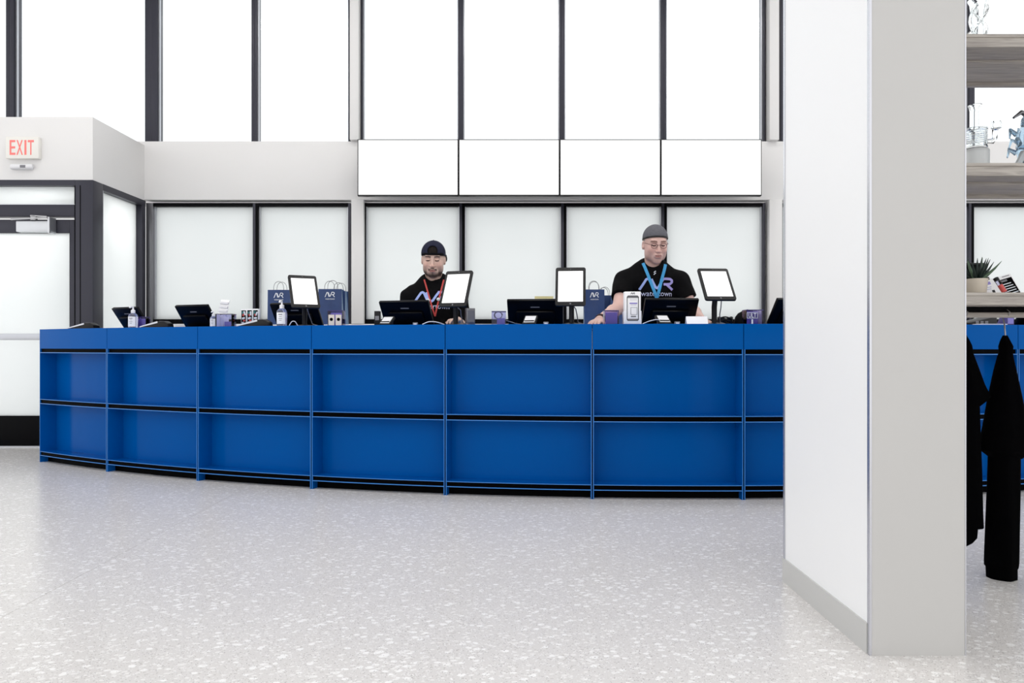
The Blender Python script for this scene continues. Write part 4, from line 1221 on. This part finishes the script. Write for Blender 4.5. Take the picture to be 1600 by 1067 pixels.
def add_hand(F_, wrist, d, n, thumb, s=1.0, curl=.35, spread=.12):
    """palm with four unequal bent fingers and a thumb leaving the side of the palm"""
    w = Vector(wrist); d = Vector(d).normalized(); n = Vector(n); n = (n - d * n.dot(d)).normalized()
    t = d.cross(n).normalized()
    if t.dot(Vector(thumb)) < 0: t = -t
    B = Matrix((( t.x, d.x, n.x, w.x), (t.y, d.y, n.y, w.y), (t.z, d.z, n.z, w.z), (0, 0, 0, 1)))
    B = B @ Matrix.Scale(s, 4)
    F_.ell((0, .045, 0), (.041, .052, .016), k=.015, M=B)
    F_.ell((.02, .03, -.006), (.02, .03, .014), k=.012, M=B)
    for i, (x, L) in enumerate(((.029, .072), (.010, .08), (-.010, .075), (-.028, .058))):
        ang = x * spread / .03
        p = Vector((x, .082 - abs(x - .008) * .25, .002))
        a_ = curl * .5
        for sg, r0, r1 in ((.42, .0095, .0088), (.32, .0088, .008), (.26, .008, .0065)):
            q = p + Vector((math.sin(ang) * math.cos(a_), math.cos(ang) * math.cos(a_), -math.sin(a_))) * L * sg
            F_.cap(tuple(p), tuple(q), r0, r1, k=.004, M=B)
            p = q; a_ += curl
    p = Vector((.028, .022, -.004)); q = p + Vector((.026, .026, -.008)); u = q + Vector((.010, .026, -.006))
    F_.cap(tuple(p), tuple(q), .0125, .0105, k=.010, M=B)
    F_.cap(tuple(q), tuple(u), .0105, .008, k=.004, M=B)

def skin_paint(me, pos, M, base, beard, lipc, brow_z=.037, stubble=0.0, browc=(36, 28, 26), moust=True):
    A = np.array(M.inverted())
    P = pos @ A[:3, :3].T + A[:3, 3]
    n = len(P); c = np.tile(np.array(lin(base)), (n, 1))
    x, y, z = P[:, 0], P[:, 1], P[:, 2]
    rs = np.random.RandomState(3)
    def mixin(col, m):
        nonlocal c
        m = np.clip(m, 0, 1)[:, None]; c = c * (1 - m) + np.array(lin(col)) * m
    near = (np.abs(x) < .12) & (np.abs(y) < .14) & (z > -.15) & (z < .16)
    front = near & (y < -.03)
    # warmer cheeks, nose and ears
    mixin((214, 150, 138), .35 * near * np.exp(-((np.abs(x) - .045) ** 2 + (z + .02) ** 2) / .0006) * (y < 0))
    mixin((208, 146, 132), .30 * near * np.exp(-(x ** 2 + (z + .025) ** 2) / .0003) * (y < -.09))
    jaw = near * (np.exp(-((z + .095) / .018) ** 2) * (y < -.01) * (z < -.07) + .7 * (np.abs(x) > .04) * np.exp(-((z + .075) / .022) ** 2) * (y < .02))
    if stubble: mixin(beard, stubble * np.clip(jaw, 0, 1))
    if moust:
        mixin(beard, .85 * front * (np.abs(z + .0455 + .35 * np.maximum(np.abs(x) - .006, 0)) < .0035) * (np.abs(x) < .026))
        mixin(beard, .8 * front * (np.abs(np.abs(x) - .026) < .004) * (z < -.047) * (z > -.062))
        mixin(beard, .9 * front * np.exp(-((z + .1) / .011) ** 2) * (np.abs(x) < .03))
        mixin(beard, .5 * front * (np.abs(x) < .006) * (z < -.072) * (z > -.092))
    mixin(lipc, .8 * front * (np.abs(x) < .022) * (np.abs(z + .06) < .0095 - .2 * np.abs(x)) * (y < -.085))
    mixin((70, 34, 32), .9 * front * (np.abs(x) < .021) * (np.abs(z + .0595) < .0018) * (y < -.08))
    for q in (-1, 1):
        u = (x * q - .032)
        mixin(browc, .9 * front * (np.abs(u) < .02) * (np.abs(z - brow_z + 7 * u * u - .05 * u) < .0052))
        mixin((40, 28, 26), .92 * front * (np.abs(u) < .0145) * (np.abs(z - .0075 - 9 * u * u) < .0034))
        mixin((168, 120, 106), .35 * front * np.exp(-(u ** 2 + (z - .024) ** 2) / .00012))
    at = me.color_attributes.new('skin_colour', 'FLOAT_COLOR', 'POINT')
    at.data.foreach_set('color', np.concatenate([c, np.ones((n, 1))], 1).ravel().astype(np.float32))

def shirt_print(parent, bvh, strokes, txt, tz, tw, off, m1, m2, mt, cx, sw=.014):
    def drop(x, z, o_=.0035):
        h = bvh.ray_cast(Vector((x, -2, z)), Vector((0, 1, 0)))
        return (x, (h[0].y if h[0] else 0) - o_, z)
    for i, pth in enumerate(strokes):
        D = []
        for j in range(len(pth) - 1):
            for q in range(4):
                a_ = q / 4; D.append((pth[j][0] * (1 - a_) + pth[j + 1][0] * a_, pth[j][1] * (1 - a_) + pth[j + 1][1] * a_))
        D.append(pth[-1])
        P = [Vector(p) for p in D]; vs = []
        for j, p in enumerate(P):
            t = (P[min(j + 1, len(P) - 1)] - P[max(j - 1, 0)]).normalized(); nq = Vector((-t.y, t.x)) * sw / 2
            for e in (-1, -.33, .33, 1):
                vs.append(drop(p.x + nq.x * e, p.y + nq.y * e))
        fs = [(4 * j + e, 4 * j + e + 1, 4 * j + e + 5, 4 * j + e + 4) for j in range(len(P) - 1) for e in range(3)]
        o = MB().add(vs, fs).build('chest_print', m1 if i < 2 else m2, parent)
        sd = o.modifiers.new('s', 'SOLIDIFY'); sd.thickness = .001; sd.offset = 0
    v, f = text_mesh(txt, .03, 0, tw, .004)
    o = MB().add([drop(p[0] + cx, p[2] + tz) for p in v], f).build('chest_lettering', mt, parent)

def lanyard(parent, bvh, left, right, tip, w, m_, extra=.12):
    """two flat bands running from the neck to a clip, lying on the shirt"""
    def band(a_, b_, nm, n=22):
        a_ = Vector(a_); b_ = Vector(b_); vs = []
        t = (b_ - a_).normalized(); q = Vector((-t.y, t.x)) * w / 2
        for i in range(n + 1):
            p = a_.lerp(b_, i / n)
            for e in (-1, 1):
                x, z = p.x + q.x * e, p.y + q.y * e
                h = bvh.ray_cast(Vector((x, -2, z)), Vector((0, 1, 0)))
                y = h[0].y if h[0] else .02
                vs.append((x, y - .005, z))
        # smooth the depth so that the band hangs straight
        ys = np.array([v[1] for v in vs]).reshape(-1, 2).mean(1)
        ys = np.minimum(ys, np.convolve(np.pad(ys, 3, mode='edge'), np.ones(7) / 7, 'valid'))
        vs = [(v[0], float(ys[i // 2]), v[2]) for i, v in enumerate(vs)]
        fs = [(2 * i, 2 * i + 1, 2 * i + 3, 2 * i + 2) for i in range(n)]
        o = MB().add(vs, fs).build(nm, m_, parent)
        sd = o.modifiers.new('s', 'SOLIDIFY'); sd.thickness = .0025; sd.offset = 0
        return vs[-1]
    band(left, tip, 'lanyard_band')
    e = band(right, tip, 'lanyard_band')
    return e

def wr(seed, amp=.0035):
    def f(X, Y, Z):
        return amp * (np.sin(38 * Z + 14 * X + 3 * np.sin(9 * X + seed) + seed) * np.sin(11 * X - 9 * Z + 6 * Y + seed) + .6 * np.sin(62 * X + 30 * Z + 20 * Y + seed * 2) * np.sin(16 * Z + seed))
    return f

def person(name, label, root_xy, head, pitch, yaw, roll, hs, shoulders, elbows, wrists, hips, hands, base, prm):
    """one continuous body surface; shirt, trousers and head gear are children"""
    t = empty(name, (root_xy[0], root_xy[1], 0), 0, label, 'person')
    M = head_matrix(head, pitch, yaw, roll, hs)
    chest = [(shoulders[0][i] + shoulders[1][i]) / 2 for i in range(3)]
    hip = hips
    def torso(F_, g=0.0, legs=True, neck=True):
        c = Vector(chest); h = Vector(hip)
        up = (c - h).normalized()
        lean = math.atan2(-(c.y - h.y), c.z - h.z)
        TM = Matrix.Translation(c) @ Matrix.Rotation(lean, 4, 'X')
        L = (c - h).length
        w = prm['w']
        F_.ell((0, .005, -.13), (.165 * w + g, .108 + g, .20 + g), k=.03, M=TM)
        F_.ell((0, -.012, -.10), (.13 * w + g, .105 + g, .12 + g), k=.03, M=TM)
        F_.ell((0, -.002, -.30), (.148 * w + g, .108 * prm['belly'] + g, .2 + g), k=.05, M=TM)
        F_.ell((0, 0, -L), (.165 * w + g, .115 + g, .16 + g), k=.06, M=TM)
        s0, s1 = Vector(shoulders[0]), Vector(shoulders[1])
        F_.cap(tuple(s0.lerp(s1, .06)), tuple(s0.lerp(s1, .94)), .052 + g, k=.05)
        nb = M @ Vector((0, .045, -.10))
        m0 = s0.lerp(nb, .72); m1 = s1.lerp(nb, .72)
        F_.cap(tuple(s0 + Vector((0, .01, .0))), tuple(m0 + Vector((0, .02, -.015))), .045 + g, .042 + g, k=.05)
        F_.cap(tuple(s1 + Vector((0, .01, .0))), tuple(m1 + Vector((0, .02, -.015))), .045 + g, .042 + g, k=.05)
        F_.cap(tuple(m0 + Vector((0, -.01, -.05))), tuple(m1 + Vector((0, -.01, -.05))), .055 + g, k=.05)
        if g:
            F_.ell(tuple(M @ Vector((0, .028, -.138))), (.078 * hs, .082 * hs, .045), k=.04)
        return TM
    # body
    B = Field()
    add_head(B, M, hs, prm.get('slim', 1.0))
    TM = torso(B)
    nb = M @ Vector((0, .028, -.07)); nc = Vector(chest) + Vector((0, .03, .06))
    B.cap(tuple(nb), tuple(nc), .054 * hs, .062 * hs, k=.025)
    for s_ in (0, 1):
        S, E, Wr = shoulders[s_], elbows[s_], wrists[s_]
        B.cap(S, E, .05 * prm['arm'], .041 * prm['arm'], k=.03)
        Ev, Wv = Vector(E), Vector(Wr)
        mid = Ev.lerp(Wv, .3)
        B.cap(E, tuple(mid), .040 * prm['arm'], .041 * prm['arm'], k=.02)
        B.cap(tuple(mid), Wr, .041 * prm['arm'], .027 * prm['arm'], k=.015)
        hd = hands[s_]
        add_hand(B, Wr, hd[0], hd[1], hd[2], prm.get('hand', 1.0), hd[3])
    hx, hy, hz = hip
    for q in (-1, 1):
        B.cap((hx + q * .09, hy, hz - .04), (hx + q * .10, hy - .01, .49), .085, .056, k=.04)
        B.cap((hx + q * .10, hy - .01, .49), (hx + q * .11, hy + .02, .09), .056, .04, k=.02)
        B.ell((hx + q * .115, hy - .05, .045), (.045, .12, .045), k=.03)
    pts = [Vector(p) for p in shoulders + elbows + wrists] + [M @ Vector((0, 0, .14)), Vector(hip)]
    ext = [Vector(wrists[i]) + Vector(hands[i][0]).normalized() * .2 for i in (0, 1)]
    al = pts + ext
    lo = [min(p[i] for p in al) - .16 for i in range(3)]; hi = [max(p[i] for p in al) + .16 for i in range(3)]
    hc = M.translation
    zs = make_axis(-.02, hc.z + .22, .014, ((hz + .05, hc.z - .14 * hs, .006), (hc.z - .14 * hs, hc.z + .05, .0032), (min(wrists[0][2], wrists[1][2]) - .05, max(wrists[0][2], wrists[1][2]) + .05, .0045)))
    xs = make_axis(lo[0], hi[0], .0055, ((hc.x - .1, hc.x + .1, .0036),))
    ys = make_axis(lo[1], hi[1], .0055, ((hc.y - .13, hc.y + .02, .004),))
    me, pos = B.mesh('body', xs, ys, zs)
    skin_paint(me, pos, M, base, prm['beard'], prm['lip'], stubble=prm['stubble'], moust=prm['moust'], browc=prm['brow'])
    link('body', me, 'skin', t)
    # shirt: torso and sleeves, open at the neck
    S_ = Field(); g = .013
    torso(S_, g)
    for s_ in (0, 1):
        a_, b_ = Vector(shoulders[s_]), Vector(elbows[s_])
        e = a_.lerp(b_, prm['sleeve'])
        S_.cap(tuple(a_), tuple(e), .05 * prm['arm'] + g, .05 * prm['arm'] + g * 1.25, k=.04)
        d = (b_ - a_).normalized(); cut = e.dot(d)
        # trim the sleeve end flat
        S_.add((lambda dd, cc, ee: (lambda X, Y, Z: np.maximum(np.sqrt((X - ee.x) ** 2 + (Y - ee.y) ** 2 + (Z - ee.z) ** 2) - .13, -(X * dd.x + Y * dd.y + Z * dd.z - cc))))(d, cut, e), tuple(e - Vector((.13,) * 3)), tuple(e + Vector((.13,) * 3)), 's', .002)
    nb2 = M @ Vector((0, .01, -.12)); ncl = Vector(chest) + Vector((0, -.02 + prm.get('colly', 0), prm['collar']))
    S_.cap(tuple(M @ Vector((0, .03, -.08))), tuple(ncl), .056 * hs, .062 * hs, op='s', k=.010)
    S_.plane((0, 0, -1), -(hz - .04))
    xs2 = make_axis(lo[0], hi[0], .007); ys2 = make_axis(lo[1], hi[1], .007); zs2 = make_axis(hz - .08, hc.z, .007)
    sm, spos = S_.mesh('shirt', xs2, ys2, zs2, wr(prm['seed']))
    sh_ = link('shirt', sm, 'shirt_black', t)
    bvh = BVHTree.FromPolygons([tuple(p) for p in spos], [tuple(p.vertices) for p in sm.polygons])
    # trousers and shoes
    Pn = Field()
    Pn.ell((hx, hy, hz), (.178 * prm['w'], .128, .15), k=.03)
    for q in (-1, 1):
        Pn.cap((hx + q * .09, hy, hz - .04), (hx + q * .10, hy - .01, .49), .098, .074, k=.04)
        Pn.cap((hx + q * .10, hy - .01, .49), (hx + q * .11, hy + .02, .07), .074, .066, k=.02)
    Pn.plane((0, 0, 1), hz + .02); Pn.plane((0, 0, -1), -.06)
    pm, _ = Pn.mesh('trousers', make_axis(hx - .3, hx + .3, .012), make_axis(hy - .25, hy + .25, .012), make_axis(0, hz + .1, .014))
    link('trousers', pm, 'jeans', t)
    for q in (-1, 1):
        Sh = Field(); Sh.ell((hx + q * .115, hy - .045, .045), (.055, .14, .055), k=.02); Sh.ell((hx + q * .112, hy + .02, .07), (.052, .06, .06), k=.03); Sh.plane((0, 0, -1), -.002)
        m2, _ = Sh.mesh('shoe', make_axis(hx + q * .115 - .1, hx + q * .115 + .1, .01), make_axis(hy - .24, hy + .14, .01), make_axis(-.02, .17, .01))
        link('shoe', m2, 'shoe', t)
    return t, M, sh_, bvh

def head_child(nm, F_, m_, parent, M, lo=(-.14, -.16, -.14), hi=(.14, .22, .17), step=.004):
    me, _ = F_.mesh(nm, make_axis(lo[0], hi[0], step), make_axis(lo[1], hi[1], step), make_axis(lo[2], hi[2], step))
    o = link(nm, me, m_, parent)
    o.matrix_local = M
    return o

# --- man in the backwards cap
PY = 5.52
p1x = sx_(678, PY)
t1, M1, sh1, bv1 = person('person', 'man in black shirt and backwards cap looking down, wearing a red lanyard', (p1x, PY),
    (0.0, -.04, 1.570), 14, 2, 1, 1.06,
    [(-.178, .0, 1.30), (.178, .0, 1.30)], [(-.24, -.02, 1.05), (.24, -.01, 1.05)], [(-.13, -.27, 1.115), (.20, -.26, 1.115)], (0, .03, .90),
    [((.35, -1, .0), (0, .05, 1), (1, 0, 0), .35), ((-.25, -1, .0), (0, .05, 1), (-1, 0, 0), .35)],
    (208, 178, 164), dict(w=1.0, belly=1.0, arm=1.0, beard=(44, 32, 28), lip=(150, 92, 88), stubble=.9, moust=True, brow=(38, 26, 24), sleeve=.78, collar=.178, seed=1.3))
cap = Field()
cap.ell((0, .012, .045), (.086, .107, .093))
cap.ell((0, .012, .042), (.079, .099, .0875), 's', .003)
cap.plane((0, -.20, -1), -.030)
cap.ell((0, -.10, .078), (.037, .07, .036), 's', .005)
head_child('cap_crown', cap, 'cap_navy', t1, M1)
cb = Field(); cb.ell((.012, .14, .02), (.074, .072, .010), k=.01); cb.ell((.012, .15, .034), (.07, .07, .014), 's', .01)
cb.cap((-.05, .09, .02), (.06, .09, .02), .009, k=.02)
cb.ell((.078, .09, -.004), (.014, .05, .02), k=.02)
head_child('cap_brim', cb, 'cap_black', t1, M1)
st = Field(); st.ell((0, .012, .045), (.088, .109, .095)); st.ell((0, .012, .044), (.0795, .1, .0905), 's', .002); st.plane((0, -.2, -1), -.028); st.plane((0, .12, 1), .052); st.plane((0, 1, 0), -.04)
head_child('cap_strap', st, 'cap_black', t1, M1, step=.0035)
hr = Field(); hr.ell((0, .012, .043), (.0785, .0985, .087)); hr.plane((0, -.2, -1), -.036)
head_child('hair', hr, 'hair_dark', t1, M1)
bl = MB().lathe([(.004, 0), (.004, .003), (.001, .004)], 12, (0, .012, .137)); o = bl.build('cap_button', 'cap_navy', t1, smooth=True); o.matrix_local = M1
shirt_print(sh1, bv1, logo_strokes(.265, .080, -.006, 1.29), 'watertown', 1.22, .215, 0, 'print_blue', 'print_lilac', 'print_grey', .015, sw=.017)
e = lanyard(sh1, bv1, (-.066, 1.425), (.078, 1.425), (.022, 1.15), .011, 'lanyard_red')
for x, z in ((-.03, 1.268), (.045, 1.275)):
    h = bv1.ray_cast(Vector((x, -2, z)), Vector((0, 1, 0)))
    MB().lathe([(.001, -.004), (.013, -.002), (.013, .002), (.001, .004)], 16, M=Matrix.Translation((x, h[0].y - .012, z)) @ Matrix.Rotation(PI / 2, 4, 'X')).build('lanyard_clip', 'silver', sh1, smooth=True)

# --- leaning man
QY = 5.36
p2x = sx_(1017, QY)
hand_l = on_counter(938, .34); hand_r = on_counter(1101, .34)
wl = (hand_l[0] - p2x - .0, hand_l[1] - QY + .07, TZ + .036); wr_ = (hand_r[0] - p2x - .0, hand_r[1] - QY + .08, TZ + .036)
t2, M2, sh2, bv2 = person('person', 'man in grey cap and glasses leaning on the counter, wearing a blue lanyard', (p2x, QY),
    (0.012, -.10, 1.652), 15, 4, 0, 1.06,
    [(-.202, -.03, 1.40), (.202, -.03, 1.40)], [(-.262, -.20, 1.20), (.272, -.10, 1.19)], [wl, wr_], (0.0, .16, .95),
    [((-.45, -1, -.18), (0, -.1, 1), (1, -.3, 0), .3), ((.1, -1, -.18), (0, -.1, 1), (-1, 0, 0), .3)],
    (214, 178, 168), dict(w=1.16, belly=1.12, arm=1.12, beard=(150, 118, 108), lip=(186, 128, 122), stubble=.45, moust=False, brow=(128, 98, 88), sleeve=.62, collar=.160, colly=-.035, seed=4.1, hand=1.02))
bn = Field(); bn.ell((0, .016, .047), (.083, .104, .091)); bn.ell((0, .016, .044), (.077, .097, .086), 's', .003); bn.plane((0, -.30, -1), -.040)
head_child('cap_crown', bn, 'beanie_grey', t2, M2)
bd = Field(); bd.ell((0, .016, .047), (.085, .106, .093)); bd.ell((0, .016, .044), (.078, .098, .087), 's', .002); bd.plane((0, -.30, -1), -.037); bd.plane((0, .30, 1), .049)
head_child('cap_band', bd, 'tablet_black', t2, M2, step=.0035)
hg = Field()
hg.ell((0, .02, .03), (.0795, .098, .084)); hg.plane((0, -1, 0), -.0); hg.plane((0, 0, 1), .06); hg.plane((0, -.6, -1), .035)
head_child('hair', hg, 'hair_grey', t2, M2)
gl = MB()
for q in (-1, 1):
    gl.tube([(q * .031 + .021 * math.cos(a_), -.098 + .004 * abs(math.cos(a_)), .008 + .0165 * math.sin(a_)) for a_ in [i * 2 * PI / 20 for i in range(20)]], .0017, 6, True)
    gl.tube([(q * .052, -.094, .014), (q * .072, -.06, .018), (q * .082, .01, .016)], .0016, 6)
gl.tube([(-.010, -.100, .012), (0, -.104, .015), (.010, -.100, .012)], .0016, 6)
o = gl.build('glasses', 'glasses', t2, smooth=True); o.matrix_local = M2
shirt_print(sh2, bv2, logo_strokes(.245, .078, .02, 1.372), 'watertown', 1.302, .225, 0, 'print_blue', 'print_lilac', 'print_grey', .02, sw=.017)
v, f = text_mesh('z', .026, 0, .022, .004)
lanyard(sh2, bv2, (-.075, 1.525), (.085, 1.515), (.018, 1.27), .021, 'lanyard_blue')
zz = MB()
for pth in ([(-.01, 1.475), (.012, 1.49), (.012, 1.496), (-.006, 1.484)],):
    pass
h = bv2.ray_cast(Vector((.008, -2, 1.452)), Vector((0, 1, 0)))
if h[0]:
    MB().stroke([(.012, 1.466), (-.001, 1.456), (.012, 1.452), (-.002, 1.440)], .006, h[0].y - .006, h[0].y - .004).build('chest_emblem', 'logo_white', sh2)
d_ = (Vector(wl) - Vector((-.262, -.20, 1.20))).normalized()
for k in range(2):
    c = Vector(wl) - d_ * (.018 + .014 * k)
    u = d_.cross(Vector((1, 0, 0))).normalized(); w_ = d_.cross(u)
    MB().tube([tuple(c + (u * math.cos(a_) + w_ * math.sin(a_)) * .034) for a_ in [i * 2 * PI / 24 for i in range(24)]], .005, 7, True).build('bracelet', 'bracelet', t2, smooth=True)
